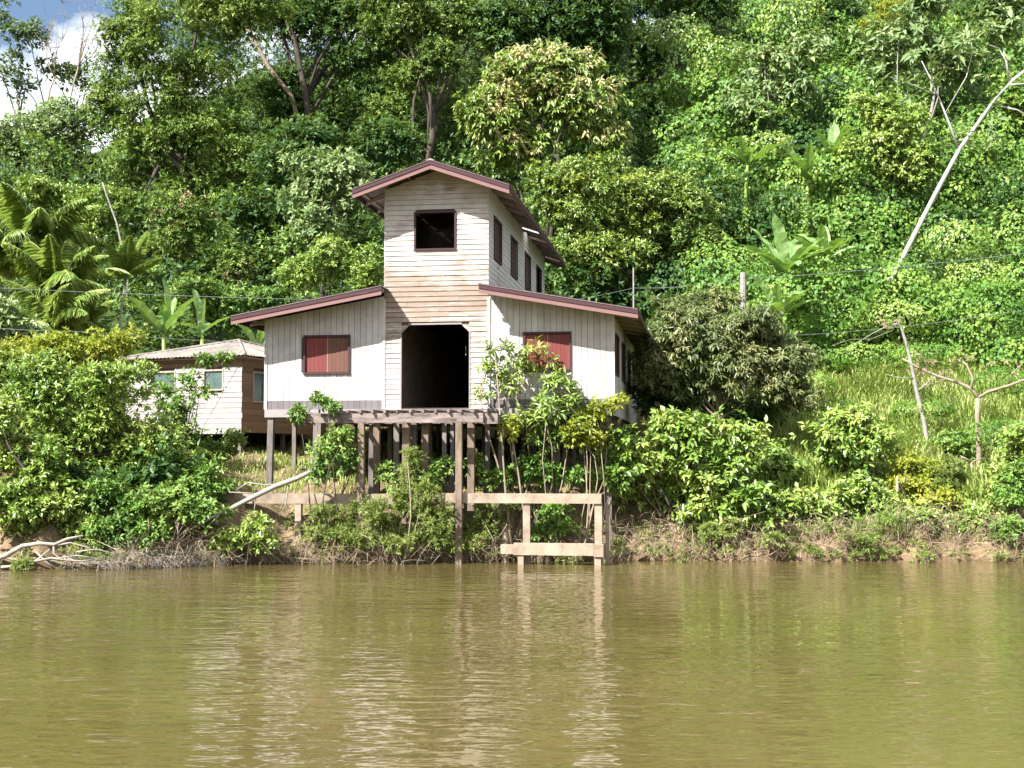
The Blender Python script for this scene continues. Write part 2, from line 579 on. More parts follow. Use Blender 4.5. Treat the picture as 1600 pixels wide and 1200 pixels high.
def holes_split(x0, x1, z0, z1, holes):
    """row (x0..x1, z0..z1) of a level board minus the openings it meets, as x spans"""
    spans = [(x0, x1)]
    for hx0, hx1, hz0, hz1 in holes:
        if z1 <= hz0 + 0.02 or z0 >= hz1 - 0.02:
            continue
        out = []
        for a, b in spans:
            if hx1 <= a or hx0 >= b:
                out.append((a, b))
            else:
                if hx0 - a > 0.03:
                    out.append((a, hx0))
                if b - hx1 > 0.03:
                    out.append((hx1, b))
        spans = out
    return spans


def backing(name, x0, x1, z0, top, holes, y0, y1, mat, parent):
    """sheathing behind the boards, with its openings"""
    mb = MB()
    cuts = sorted({x0, x1} | {h[0] for h in holes} | {h[1] for h in holes})
    cuts = [c for c in cuts if x0 <= c <= x1]
    for a, b in zip(cuts[:-1], cuts[1:]):
        hs = sorted([h for h in holes if h[0] < (a + b) / 2 < h[1]], key=lambda h: h[2])
        z = z0
        for h in hs:
            if h[2] - z > 0.02:
                mb.prism([(a, Z(z)), (b, Z(z)), (b, Z(h[2])), (a, Z(h[2]))], y0, y1)
            z = h[3]
        p = clip_poly(a, b, z, 99.0, top)
        mb.prism([(x, Z(zz)) for x, zz in p], y0, y1)
    return mb.build(name, mat, parent)


def level_boards(parent, x0, x1, z0, z1, pitch, holes, top, y_front, mat, r, nail_gap=True):
    z = z0
    k = 0
    while z < z1:
        zt = min(z + pitch, z1)
        for a, b in holes_split(x0, x1, z, zt, holes):
            joints = [a]
            if b - a > 2.2 and r.random() < 0.8:
                joints.append(a + (b - a) * r.uniform(0.2, 0.8))
            joints.append(b)
            for c, d in zip(joints[:-1], joints[1:]):
                p = clip_poly(c + 0.003, d - 0.003, z + 0.008, zt + r.uniform(-0.006, 0.002), top)
                if p is None:
                    continue
                out = r.uniform(0, 0.007)
                mb = MB()
                n = len(p)
                tilt = 0.024
                v = [(x, y_front - out - tilt * (1 - (zz - z) / pitch), Z(zz)) for x, zz in p] + [(x, y_front + 0.022, Z(zz)) for x, zz in p]
                f = [tuple(range(n)), tuple(range(2 * n - 1, n - 1, -1))] + [((i + 1) % n, i, i + n, (i + 1) % n + n) for i in range(n)]
                mb.add(v, f).build('board', mat, parent)
        z += pitch


def upright_boards(parent, x0, x1, n, z0, holes, top, y_front, mat, r):
    w = (x1 - x0) / n
    for i in range(n):
        a, b = x0 + i * w, x0 + (i + 1) * w
        segs = [(z0, 99.0)]
        for hx0, hx1, hz0, hz1 in holes:
            if b <= hx0 + 0.06 or a >= hx1 - 0.06:
                continue
            segs = [(z0, hz0), (hz1, 99.0)]
        for s0, s1 in segs:
            out = r.uniform(0, 0.006)
            p = clip_poly(a + 0.006, b - 0.006, s0, s1, top)
            if p:
                MB().prism([(x, Z(zz)) for x, zz in p], y_front - out, y_front + 0.022).build('board', mat, parent)


def window_frame(parent, x0, x1, z0, z1, y, mat, w=0.075, d=0.06, name='window'):
    mb = MB()
    mb.box(x0 - w, x1 + w, y - d, y + 0.05, Z(z1), Z(z1 + w))
    mb.box(x0 - w, x1 + w, y - d - 0.012, y + 0.05, Z(z0 - w), Z(z0))
    mb.box(x0 - w, x0, y - d + 0.003, y + 0.05, Z(z0), Z(z1))
    mb.box(x1, x1 + w, y - d + 0.003, y + 0.05, Z(z0), Z(z1))
    return mb.build(name, mat, parent)


r = random.Random(3)
# front walls
WIN_T = (-0.70, 0.62, 10.28, 11.48)
DOOR = (-1.17, 1.12, FL, 7.73)
WIN_L = (-4.50, -3.01, 6.17, 7.36)
WIN_R = (2.99, 4.46, 6.19, 7.36)
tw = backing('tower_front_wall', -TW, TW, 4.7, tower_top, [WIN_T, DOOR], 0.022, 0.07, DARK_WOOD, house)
level_boards(tw, -TW, TW, 4.72, 12.95, 0.172, [WIN_T, DOOR], tower_top, 0.0, WHITE_H, r)
# chamfered head of the doorway
for s, x in ((1, DOOR[0]), (-1, DOOR[1])):
    pl = [(x, Z(7.72)), (x, Z(7.47)), (x + s * 0.26, Z(7.72))]
    if s < 0:
        pl = pl[::-1]
    MB().prism(pl, -0.02, 0.06).build('corner_brace', WHITE_H, tw)
mb = MB()
mb.box(DOOR[0] + 0.24, DOOR[1] - 0.24, -0.035, 0.08, Z(7.725), Z(7.78))
mb.box(DOOR[0] - 0.05, DOOR[0], -0.03, 0.085, Z(FL), Z(7.5))
mb.box(DOOR[1], DOOR[1] + 0.05, -0.03, 0.085, Z(FL), Z(7.5))
mb.build('door_frame', GREY_H, house)
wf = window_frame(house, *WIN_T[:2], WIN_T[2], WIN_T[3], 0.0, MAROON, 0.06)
for side, win in ((-1, WIN_L), (1, WIN_R)):
    x0, x1 = (-WW, -TW) if side < 0 else (TW, WW)
    wwall = backing('wing_front_wall', x0 + (0.0 if side < 0 else 0.02), x1 - (0.02 if side < 0 else 0.0), 4.7, wing_top, [win], 0.022, 0.07, DARK_WOOD, house)
    upright_boards(wwall, x0 + (0.01 if side < 0 else 0.0), x1, 20, 5.215, [win], wing_top, 0.0, WHITE_V, r)
    n = 20
    for i in range(n):
        a = x0 + (x1 - x0) * i / n
        b = x0 + (x1 - x0) * (i + 1) / n
        MB().box(a + 0.004, b - 0.004, 0.004 - r.uniform(0, 0.006), 0.021, Z(4.93), Z(5.212)).build('skirt_board', GREY_V, wwall)
    MB().box(x0 - 0.03, x1 + 0.03, -0.045, 0.02, Z(4.66), Z(4.925)).build('sill_beam', GREY_H, wwall)
    w_ = window_frame(house, win[0], win[1], win[2], win[3], 0.0, MAROON, 0.07)
    mid = (win[0] + win[1]) / 2 + 0.02
    for h_, (a, b) in enumerate(((win[0] + 0.01, mid - 0.012), (mid + 0.012, win[1] - 0.01))):
        mat = BROWN_SH if (side < 0 and h_ == 1) else RED
        nb = 5
        sh = MB().box(a, b, 0.035, 0.05, Z(win[2] + 0.01), Z(win[3] - 0.01)).build('shutter', mat, house)
        for k in range(nb):
            c0, c1 = a + (b - a) * k / nb, a + (b - a) * (k + 1) / nb
            MB().box(c0 + 0.003, c1 - 0.003, 0.012 - r.uniform(0, 0.004), 0.034, Z(win[2] + 0.01), Z(win[3] - 0.012)).build('shutter_board', mat, sh)
    MB().box(mid - 0.012, mid + 0.012, 0.0, 0.04, Z(win[2]), Z(win[3])).build('mullion', GREY_H, w_)
# corner boards
for x in (-WW - 0.012, WW + 0.012):
    MB().box(x - 0.05, x + 0.05, -0.028, 0.08, Z(4.93), Z(wing_top(x) - 0.02)).build('corner_board', WHITE_V, house)
for x in (-TW, TW):
    MB().box(x - 0.055, x + 0.055, -0.042, 0.02, Z(4.93), Z(8.6)).build('corner_board', WHITE_V, house)


# side walls (local y is depth)
def side_wall(name, x, z0, z1, wins, mat, face, level, upright_n=0):
    """wall along the depth at x; face +1 looks right, -1 left; wins (y0,y1,z0,z1)"""
    mb = MB()
    cuts = sorted({0.07, DEP} | {w[0] for w in wins} | {w[1] for w in wins})
    xa, xb = (x - 0.06, x - 0.022) if face > 0 else (x + 0.022, x + 0.06)
    for a, b in zip(cuts[:-1], cuts[1:]):
        hs = [w for w in wins if w[0] < (a + b) / 2 < w[1]]
        z = z0
        for h in hs:
            mb.box(xa, xb, a, b, Z(z), Z(h[2]))
            z = h[3]
        mb.box(xa, xb, a, b, Z(z), Z(z1))
    wl_ = mb.build(name, DARK_WOOD, house)
    if level:
        z = z0
        while z < z1:
            zt = min(z + 0.172, z1)
            for a, b in holes_split(0.005, DEP, z, zt, wins):
                o = r.uniform(0, 0.006)
                t_ = 0.014 * face
                xo = x + o * face
                xi = x - 0.021 * face
                v = [(xo + t_, a, Z(z + .005)), (xo + t_, b, Z(z + .005)), (xo, b, Z(zt)), (xo, a, Z(zt)), (xi, a, Z(z + .005)), (xi, b, Z(z + .005)), (xi, b, Z(zt)), (xi, a, Z(zt))]
                f = [(0, 1, 2, 3), (7, 6, 5, 4), (1, 0, 4, 5), (3, 2, 6, 7), (0, 3, 7, 4), (2, 1, 5, 6)]
                if face < 0:
                    f = [q[::-1] for q in f]
                MB().add(v, f).build('board', mat, wl_)
            z += 0.172
    else:
        n = upright_n
        for i in range(n):
            a, b = 0.09 + (DEP - 0.09) * i / n, 0.09 + (DEP - 0.09) * (i + 1) / n
            segs = [(z0, z1)]
            for w in wins:
                if b > w[0] + 0.05 and a < w[1] - 0.05:
                    segs = [(z0, w[2]), (w[3], z1)]
            for s0, s1 in segs:
                o = r.uniform(0, 0.006) * face
                MB().box(min(x - 0.021 * face, x + o), max(x - 0.021 * face, x + o), a + 0.004, b - 0.004, Z(s0), Z(s1)).build('board', mat, wl_)
    for w in wins:
        d = 0.05 * face
        xa, xb = min(x + d, x - 0.05 * face), max(x + d, x - 0.05 * face)
        fb = MB()
        q = 0.07
        fb.box(xa, xb, w[0] - q, w[1] + q, Z(w[3]), Z(w[3] + q))
        fb.box(xa, xb, w[0] - q, w[1] + q, Z(w[2] - q), Z(w[2]))
        fb.box(xa + 0.002, xb - 0.002, w[0] - q, w[0], Z(w[2]), Z(w[3]))
        fb.box(xa + 0.002, xb - 0.002, w[1], w[1] + q, Z(w[2]), Z(w[3]))
        fb.build('window', MAROON, house)
    return wl_


tower_wins = [(y, y + 1.5, 10.12, 11.46) for y in (1.0, 4.85, 8.65, 12.2)]
side_wall('tower_side_wall', TW, 8.3, 12.35, tower_wins, WHITE_S, 1, True)
side_wall('tower_side_wall', -TW, 8.3, 12.35, [], WHITE_S, -1, True)
wing_wins = [(y, y + 1.5, 6.15, 7.4) for y in (1.1, 4.6, 8.2, 11.9)]
side_wall('wing_side_wall', WW, 4.7, 7.98, wing_wins, WHITE_V, 1, False, 68)
side_wall('wing_side_wall', -WW, 4.7, 7.98, [], WHITE_V, -1, False, 68)
for w in wing_wins[:3]:
    MB().box(WW - 0.045, WW - 0.03, w[0], w[1], Z(w[2]), Z(w[3])).build('shutter', MAROON, house)
for w in tower_wins[:3]:
    MB().box(TW - 0.05, TW - 0.035, w[0], w[1], Z(w[2]), Z(w[3])).build('shutter', MAROON, house)  # added maroon panels keep daylight from showing through the tower windows
# back wall, floor, inner partition, ceilings keep the rooms dark
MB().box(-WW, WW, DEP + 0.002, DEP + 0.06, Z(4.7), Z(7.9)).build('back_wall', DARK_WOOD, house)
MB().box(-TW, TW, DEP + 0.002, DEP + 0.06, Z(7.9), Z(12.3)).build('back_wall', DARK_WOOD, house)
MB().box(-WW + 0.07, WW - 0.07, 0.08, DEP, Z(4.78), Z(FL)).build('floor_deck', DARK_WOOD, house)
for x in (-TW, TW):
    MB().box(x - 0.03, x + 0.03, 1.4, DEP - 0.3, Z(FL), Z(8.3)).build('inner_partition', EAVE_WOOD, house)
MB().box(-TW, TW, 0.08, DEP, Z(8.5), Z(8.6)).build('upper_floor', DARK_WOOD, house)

# roofs: rows of corrugated sheets, each a piece
RS = 0.94


def sheet_mesh(x0, z0, x1, z1, width, mat, n=9):
    """corrugated sheet running down the slope (x0,z0)->(x1,z1), waves across the depth"""
    V, F = [], []
    for j in range(2 * n + 1):
        y = width * j / (2 * n)
        dz = 0.016 if j % 2 else -0.016
        V += [(x0, y, z0 + dz), (x1, y, z1 + dz)]
    for j in range(2 * n):
        F.append((2 * j, 2 * j + 1, 2 * j + 3, 2 * j + 2))
    me = bpy.data.meshes.new('roof_sheet')
    me.from_pydata(V, [], F)
    me.materials.append(mat)
    return me


def slope_roof(name, xh, zh, xe, ze, y0, y1, side, gap=None):
    """one roof slope from the high edge to the eave"""
    base = MB()
    n_r = 12
    rf = None
    dz = -0.085
    # purlins along the depth
    for k in range(4):
        f = 0.06 + 0.88 * k / 3
        x, z = xh + (xe - xh) * f, zh + (ze - zh) * f + dz * 0.55
        base.box(x - 0.03, x + 0.03, y0 + 0.05, y1 - 0.05, Z(z - 0.03), Z(z + 0.02))
    rf = base.build(name, EAVE_WOOD, house)
    me = sheet_mesh(xh, Z(zh), xe, Z(ze), RS * 1.04, SHEET_RED)
    me2 = sheet_mesh(xh, Z(zh), xe, Z(ze), RS * 1.04, TRANSLUCENT_SHEET)
    n = int(math.ceil((y1 - y0) / RS))
    for i in range(n):
        link('roof_sheet', me2 if gap == i else me, rf, (0, y0 - 0.075 + i * (y1 - y0 - 0.04) / n, 0.004 * (i % 2) + r.uniform(0, 0.008)))
    # rafters down the slope
    for i in range(n_r):
        y = y0 + 0.25 + (y1 - y0 - 0.5) * i / (n_r - 1)
        s = 0.0
        p = [(xh, Z(zh + dz)), (xe, Z(ze + dz)), (xe, Z(ze + dz - 0.1)), (xh, Z(zh + dz - 0.1))]
        if xe > xh:
            p = p[::-1]
        MB().prism(p, y - 0.03, y + 0.03).build('rafter', EAVE_WOOD, rf)
    # barge board: pink with a dark capping strip
    for y, h_ in ((y0 - 0.03, 0.22), (y1, 0.2)):
        p = [(xh, Z(zh - 0.075)), (xh, Z(zh - 0.075 - h_)), (xe, Z(ze - 0.075 - h_)), (xe, Z(ze - 0.075))]
        if xe < xh:
            p = p[::-1]
        MB().prism(p, y, y + 0.03).build('barge_board', PINK, rf)
        p = [(xh, Z(zh + 0.018)), (xh, Z(zh - 0.15)), (xe, Z(ze - 0.15)), (xe, Z(ze + 0.018))]
        if xe < xh:
            p = p[::-1]
        MB().prism(p, y - 0.026, y - 0.002 if y < 0 else y + 0.054).build('barge_cap', MAROON, rf)
    # eave fascia
    MB().box(min(xe, xe + 0.028 * side), max(xe, xe + 0.028 * side), y0, y1, Z(ze - 0.2), Z(ze + 0.0)).build('fascia', MAROON, rf)
    return rf


OVH = 1.0
slope_roof('tower_roof', 0.0, 13.05, 2.62, 13.05 - 2.62 * 0.345, -OVH, DEP + 0.8, 1, gap=10)
slope_roof('tower_roof', 0.0, 13.05, -2.62, 13.05 - 2.62 * 0.345, -OVH, DEP + 0.8, -1)
slope_roof('wing_roof', 1.62, 8.93, 6.76, 8.93 - 5.14 * 0.178, -OVH, DEP + 0.7, 1)
slope_roof('wing_roof', -1.62, 8.93, -6.76, 8.93 - 5.14 * 0.178, -OVH, DEP + 0.7, -1)
MB().prism([(-0.16, Z(13.03)), (0.16, Z(13.03)), (0.0, Z(13.1))], -OVH - 0.06, DEP + 0.8).build('ridge_cap', SHEET_RED, house)

# stilts under the house
for ix, x in enumerate((-5.72, -4.05, -2.2, -0.75, 0.75, 2.2, 4.05, 5.72)):
    for iy, y in enumerate((0.12, 2.6, 5.2, 8.0, 11.0, 14.6)):
        p = h2w(x, y, 0)
        gz = float(ground_z(p[0], p[1])) - 0.25
        wd = 0.09 if iy == 0 else 0.075
        wd *= r.uniform(0.85, 1.1)
        lean = r.uniform(-0.05, 0.05)
        mb = MB()
        q = [(x - wd + lean, Z(gz)), (x + wd + lean, Z(gz)), (x + wd, Z(4.78)), (x - wd, Z(4.78))]
        mb.prism(q, y - wd, y + wd).build('stilt', POST_WOOD, house)
for y in (0.12, 5.2, 11.0):
    MB().box(-5.85, 5.85, y - 0.055, y + 0.055, Z(4.6 if y > 1 else 4.62), Z(4.775)).build('floor_beam', POST_WOOD, house)

# ------------------------------------------------------------------ landing deck in front of the doorway
deck = empty('landing_deck', h2w(-0.8, -1.2, 2.3), -HT)
tag(deck, 'weathered open timber landing deck with bare joists below the dark doorway', 'deck')


def deck_part(name, mb, mat, zw=2.3):
    return mb.build(name, mat, deck)


def D(x, y, z):
    return (x + 0.8, y + 1.2, z - 2.3)


def dbox(name, x0, x1, y0, y1, z0, z1, mat):
    a, b = D(x0, y0, z0), D(x1, y1, z1)
    return MB().box(a[0], b[0], a[1], b[1], a[2], b[2]).build(name, mat, deck)


dbox('front_beam', -4.0, 1.98, -2.25, -2.06, 4.40, 4.70, DECK_WOOD)
dbox('end_beam', 1.99, 2.42, -2.13, -1.9, 4.36, 4.69, DECK_WOOD)
dbox('end_cap', 2.2, 2.40, -1.89, -0.2, 4.38, 4.66, DECK_WOOD)
dbox('middle_beam', -3.2, 2.1, -1.2, -1.03, 4.42, 4.64, DECK_WOOD)
dbox('back_beam', -2.6, 1.9, -0.32, -0.16, 4.42, 4.64, DECK_WOOD)
x = -2.75
while x < 2.1:
    dbox('joist', x - 0.035, x + 0.035, -2.35 + r.uniform(-.06, .08), -0.12, 4.705 + r.uniform(0, .008), 4.80 + r.uniform(0, .012), DECK_WOOD)
    x += 0.405 + r.uniform(-0.03, 0.03)
for (x0, x1, y) in ((-1.6, 0.5, -0.5), (-0.2, 1.9, -0.8), (-2.4, -0.4, -1.55), (0.2, 1.9, -1.75), (-1.0, 1.2, -1.25)):
    dbox('deck_plank', x0, x1, y - 0.075, y + 0.075, 4.823, 4.85, DECK_WOOD)
for (x, y, wd, zb, mat) in ((-1.95, -2.15, 0.095, -0.4, POST_BROWN), (1.2, -2.15, 0.1, -0.4, POST_BROWN), (-1.72, -1.1, 0.10, 1.5, POST_BROWN), (-0.62, -1.6, 0.115, 1.2, POST_BROWN),
                        (-0.15, -0.9, 0.11, 1.6, POST_BROWN), (1.4, -1.1, 0.11, 1.6, POST_BROWN), (-1.25, -0.3, 0.09, 2.0, POST_WOOD), (-0.95, -0.25, 0.06, 2.0, POST_WOOD),
                        (0.35, -0.25, 0.07, 2.0, POST_WOOD), (0.62, -0.3, 0.06, 2.0, POST_WOOD), (1.8, -0.3, 0.07, 2.0, POST_WOOD)):
    dbox('deck_post', x - wd, x + wd, y - wd, y + wd, zb, 4.395 if y < -2 else 4.415, mat)

# ------------------------------------------------------------------ concrete quay frame at the water
quay = empty('concrete_quay', h2w(-1.27, -2.2, 0.0), -HT)
tag(quay, 'pale concrete post and beam quay frame along the waterline under the deck', 'quay')


def qbox(name, x0, x1, y0, y1, z0, z1, mat=CONCRETE):
    return MB().box(x0 + 1.6, x1 + 1.6, y0 + 2.2, y1 + 2.2, z0, z1).build(name, mat, quay)


qbox('quay_beam', -6.55, -0.95, -2.02, -1.80, 1.83, 2.15)
qbox('quay_beam', -0.9, 5.32, -2.06, -1.82, 1.88, 2.18)
for x, wd in ((-6.3, .1), (-4.4, 0.10), (-1.78, 0.11), (2.98, 0.11), (5.22, 0.115)):
    qbox('quay_post', x - wd, x + wd, -2.0, -1.84 + wd * .3, -0.5, 1.826 if x < 2 else 1.876)
qbox('quay_post', 5.42, 5.56, -1.75, -1.6, -0.5, 1.9)
qbox('quay_post', 2.1, 2.28, -1.3, -1.1, -0.2, 1.95)
qbox('low_beam', 2.62, 5.1, -2.34, -2.06, 0.30, 0.66)
qbox('low_beam_end', 5.105, 5.4, -2.36, -1.2, 0.27, 0.64)
qbox('low_beam', 2.2, 2.6, -2.22, -1.95, 0.32, 0.60)
qbox('low_post', 2.75, 2.93, -2.3, -2.12, -0.6, 0.295)
qbox('low_post', 5.12, 5.32, -2.3, -2.12, -0.6, 0.265)
qbox('low_block', -6.2, -5.0, -2.5, -2.2, 0.05, 0.42)
qbox('cross_beam', -0.2, 0.6, -0.9, -0.7, 1.95, 2.15)
qbox('cross_beam', -0.5, 0.5, -0.3, -0.12, 2.2, 2.42)

# ------------------------------------------------------------------ small plank house behind
SA = math.radians(24)
sc0 = at(378, 600, 49.0)
SX, SY = float(sc0[0]), 49.0
sg = float(ground_z(SX - 2.5, SY + 2)) - 0.2
hut = empty('plank_house', (SX, SY, sg), -SA)
tag(hut, 'small unpainted plank house with corrugated hip roof behind the bushes beside the white house', 'house')
WID, DPT, ZB, ZT = 5.6, 6.0, 4.36, 7.12


def hz(z):
    return z - sg


# local frame: corner at the origin, front runs to -x, depth to +y
fw = MB()
HW = [(-1.75, -0.9, 5.95, 6.65), (-4.25, -3.2, 5.95, 6.65)]
cuts = [-WID, -4.25, -3.2, -1.75, -0.9, 0]
for a, b in zip(cuts[:-1], cuts[1:]):
    hs = [w for w in HW if w[0] < (a + b) / 2 < w[1]]
    z = ZB
    for h in hs:
        fw.box(a, b, 0.02, 0.06, hz(z), hz(h[2]))
        z = h[3]
    fw.box(a, b, 0.02, 0.06, hz(z), hz(ZT))
fwall = fw.build('front_wall', DARK_WOOD, hut)
z, k = ZB - 0.15, 0
while z < ZT - 0.05:
    zt = min(z + 0.2, ZT)
    mat = PLANK_BROWN if z > 6.72 else PLANK_PALE
    for a, b in holes_split(-WID, 0.0, z, zt, HW):
        js = [a, b] if b - a < 2.5 else [a, a + (b - a) * r.uniform(.3, .7), b]
        for c, d in zip(js[:-1], js[1:]):
            e = 0.04 * r.random() if (d > -0.01 and r.random() < 0.5) else 0.0
            MB().box(c + .003, d - .003 + e, -0.008 - r.uniform(0, 0.016), 0.019, hz(z + .009), hz(zt - r.uniform(0, .014))).build('plank', mat, fwall)
    z += 0.2
for w in HW:
    window_pane = MB().box(w[0], w[1], 0.03, 0.04, hz(w[2]), hz(w[3])).build('window', GLASS_DK, hut)
    mb = MB()
    mb.box(w[0] - .05, w[1] + .05, -0.04, 0.02, hz(w[3]), hz(w[3] + .06))
    mb.box(w[0] - .05, w[1] + .05, -0.05, 0.02, hz(w[2] - .06), hz(w[2]))
    mb.box(w[0] - .05, w[0], -0.038, 0.02, hz(w[2]), hz(w[3]))
    mb.box(w[1], w[1] + .05, -0.038, 0.02, hz(w[2]), hz(w[3]))
    mb.build('frame', EAVE_WOOD, window_pane)
SWN = (0.75, 1.45, 5.5, 6.6)
sw = MB()
for a, b, z0, z1 in ((0.06, SWN[0], ZB, ZT), (SWN[1], DPT, ZB, ZT), (SWN[0], SWN[1], ZB, SWN[2]), (SWN[0], SWN[1], SWN[3], ZT)):
    sw.box(-0.06, -0.02, a, b, hz(z0), hz(z1))
swall = sw.build('side_wall', DARK_WOOD, hut)
z = ZB - 0.1
while z < ZT - 0.05:
    zt = min(z + 0.23, ZT)
    spans = [(0.02, DPT)] if (zt <= SWN[2] + .02 or z >= SWN[3] - .02) else [(0.02, SWN[0]), (SWN[1], DPT)]
    for a, b in spans:
        MB().box(-0.019, 0.006 + r.uniform(0, .012), a + .003, b - .003, hz(z + .004), hz(zt - r.uniform(0, .01))).build('plank', PLANK_BROWN, swall)
    z += 0.23
pane = MB().box(-0.05, -0.04, SWN[0], SWN[1], hz(SWN[2]), hz(SWN[3])).build('window', GLASS_DK, hut)
mb = MB()
mb.box(-0.02, 0.04, SWN[0] - .06, SWN[1] + .06, hz(SWN[3]), hz(SWN[3] + .06))
mb.box(-0.02, 0.04, SWN[0] - .06, SWN[1] + .06, hz(SWN[2] - .06), hz(SWN[2]))
mb.box(-0.02, 0.038, SWN[0] - .06, SWN[0], hz(SWN[2]), hz(SWN[3]))
mb.box(-0.02, 0.038, SWN[1], SWN[1] + .06, hz(SWN[2]), hz(SWN[3]))
mb.build('frame', EAVE_WOOD, pane)
MB().box(-WID, -WID + .05, 0.06, DPT, hz(ZB), hz(ZT)).build('side_wall', PLANK_BROWN, hut)
MB().box(-WID + .05, -0.06, DPT - .05, DPT, hz(ZB), hz(ZT)).build('back_wall', PLANK_BROWN, hut)
MB().box(-WID + .06, -0.07, 0.07, DPT - .06, hz(ZB), hz(ZB + .08)).build('floor_deck', PLANK_BROWN, hut)
for x in (-WID + .2, -WID * .5, -0.15):
    for y in (0.15, DPT * .5, DPT - .2):
        MB().box(x - .07, x + .07, y - .07, y + .07, -0.3, hz(ZB)).build('stilt', POST_WOOD if y < 1 else BARK, hut)
EO = 0.42
eA, eB = (-WID - EO, -EO), (EO, -EO)
eC, eD = (EO, DPT + EO), (-WID - EO, DPT + EO)
APX = (-WID * .42, DPT * .5, hz(8.12))
ZE = hz(7.2)
roof = MB().box(-WID - .2, 0.2, -0.2, DPT + .2, hz(ZT + 0.002), hz(ZT + .05)).build('roof', EAVE_WOOD, hut)
for (p0, p1) in ((eA, eB), (eB, eC), (eC, eD), (eD, eA)):
    p0, p1 = np.array([*p0, ZE]), np.array([*p1, ZE])
    P = np.array(APX)
    ln = np.linalg.norm(p1 - p0)
    ed = (p1 - p0) / ln
    up_ = float((P - p0) @ ed / ln)
    ns = max(5, int(ln / 0.85))
    nrm = np.cross(ed, P - p0)
    nrm /= np.linalg.norm(nrm)
    if nrm[2] < 0:
        nrm = -nrm
    for s in range(ns):
        V, F = [], []
        m_ = 10
        for j in range(m_ + 1):
            u = (s + j / m_ * 1.0) / ns
            foot = p0 + (p1 - p0) * u
            top = p0 + (P - p0) * (u / up_) if u <= up_ else p1 + (P - p1) * ((1 - u) / (1 - up_))
            off = nrm * (0.018 if j % 2 else -0.018) + nrm * 0.012 * (s % 2)
            down = (foot - top)
            dn = np.linalg.norm(down)
            foot = foot + (down / dn * r.uniform(0, .02) if dn > 1e-6 else 0)
            V += [tuple(foot + off), tuple(top + off)]
        for j in range(m_):
            F.append((2 * j, 2 * j + 2, 2 * j + 3, 2 * j + 1))
        me = bpy.data.meshes.new('roof_sheet')
        me.from_pydata(V, [], F)
        me.materials.append(SHEET)
        link('roof_sheet', me, roof)
for p in (eA, eB, eC, eD):
    MB().tube([(*p, ZE + .03), (APX[0], APX[1], APX[2] + .04)], 0.05, 6).build('hip_cap', SHEET, roof)

# ------------------------------------------------------------------ poles and wires
pole_p = at(1160, 520, 55.0)
gz = float(ground_z(pole_p[0], 55.0))
pole = MB().tube([(0, 0, -0.4), (0.03, 0, 3.0), (0.06, 0.0, float(at(1161, 426, 55.0)[2]) - gz)], [0.17, 0.155, 0.13], 9).build('utility_pole', BARK_PALE, None, (pole_p[0], 55.0, gz), smooth=False)
tag(pole, 'thick bare wooden utility post rising above the olive mango tree', 'pole')
p2 = at(990, 480, 60.0)
g2 = float(ground_z(p2[0], 60.0))
pole2 = MB().tube([(0, 0, -0.3), (0.0, 0, float(at(990, 418, 60.0)[2]) - g2)], [0.05, 0.035], 7).build('thin_pole', BARK_PALE, None, (p2[0], 60.0, g2))
tag(pole2, 'thin pale pole standing behind the eave of the wing by the mango tree', 'pole')


def wire(label, stops, rad=0.014, sag=0.25):
    pts = []
    for (a, b) in zip(stops[:-1], stops[1:]):
        A, B = at(*a), at(*b)
        for k in range(13):
            f = k / 12
            p = A + (B - A) * f
            p[2] -= sag * 4 * f * (1 - f)
            if not (pts and k == 0):
                pts.append(p)
    base = pts[0].copy()
    o = MB().tube([p - base for p in pts], rad, 5).build('overhead_wire', WIRE, None, base)
    return tag(o, label, 'wire', 'overhead wires')


wire('overhead wire stretched past the palms to the tower of the white house', [(-60, 447, 50), (480, 468, 50), (640, 474, 52)], 0.010, 0.05)
wire('sagging lower wire passing over the small plank house', [(-60, 508, 47), (120, 518, 47), (420, 537, 49)], 0.010, 0.05)
wire('overhead wire running from the house past the thick utility post', [(800, 480, 60), (990, 450, 59.8), (1161, 436, 55), (1660, 388, 50)], 0.009, 0.12)
wire('faint lower wire stretched across the vines above the tall grass', [(1120, 524, 55), (1340, 517, 53), (1660, 474, 50)], 0.008, 0.1)

# ------------------------------------------------------------------ foliage helpers
def unit(a):
    return a / (np.linalg.norm(a, axis=-1, keepdims=True) + 1e-9)


def rand_dirs(n, g):
    return unit(g.normal(size=(n, 3)))


def leaf_arrays(P, Dv, N, L, W, fold=0.18, tipdrop=0.12):
    """one folded pointed leaf (two triangles) at each P"""
    S = unit(np.cross(Dv, N))
    L, W = L[:, None], W[:, None]
    mid = P + Dv * L * 0.42
    a = mid + S * W * 0.5 + N * W * fold
    b = mid - S * W * 0.5 + N * W * fold
    tip = P + Dv * L - N * L * tipdrop
    V = np.stack([P, b, tip, a], 1).reshape(-1, 3)
    i = np.arange(len(P))[:, None] * 4
    T = np.concatenate([i + [0, 1, 2], i + [0, 2, 3]], 1).reshape(-1, 3)
    return V, T


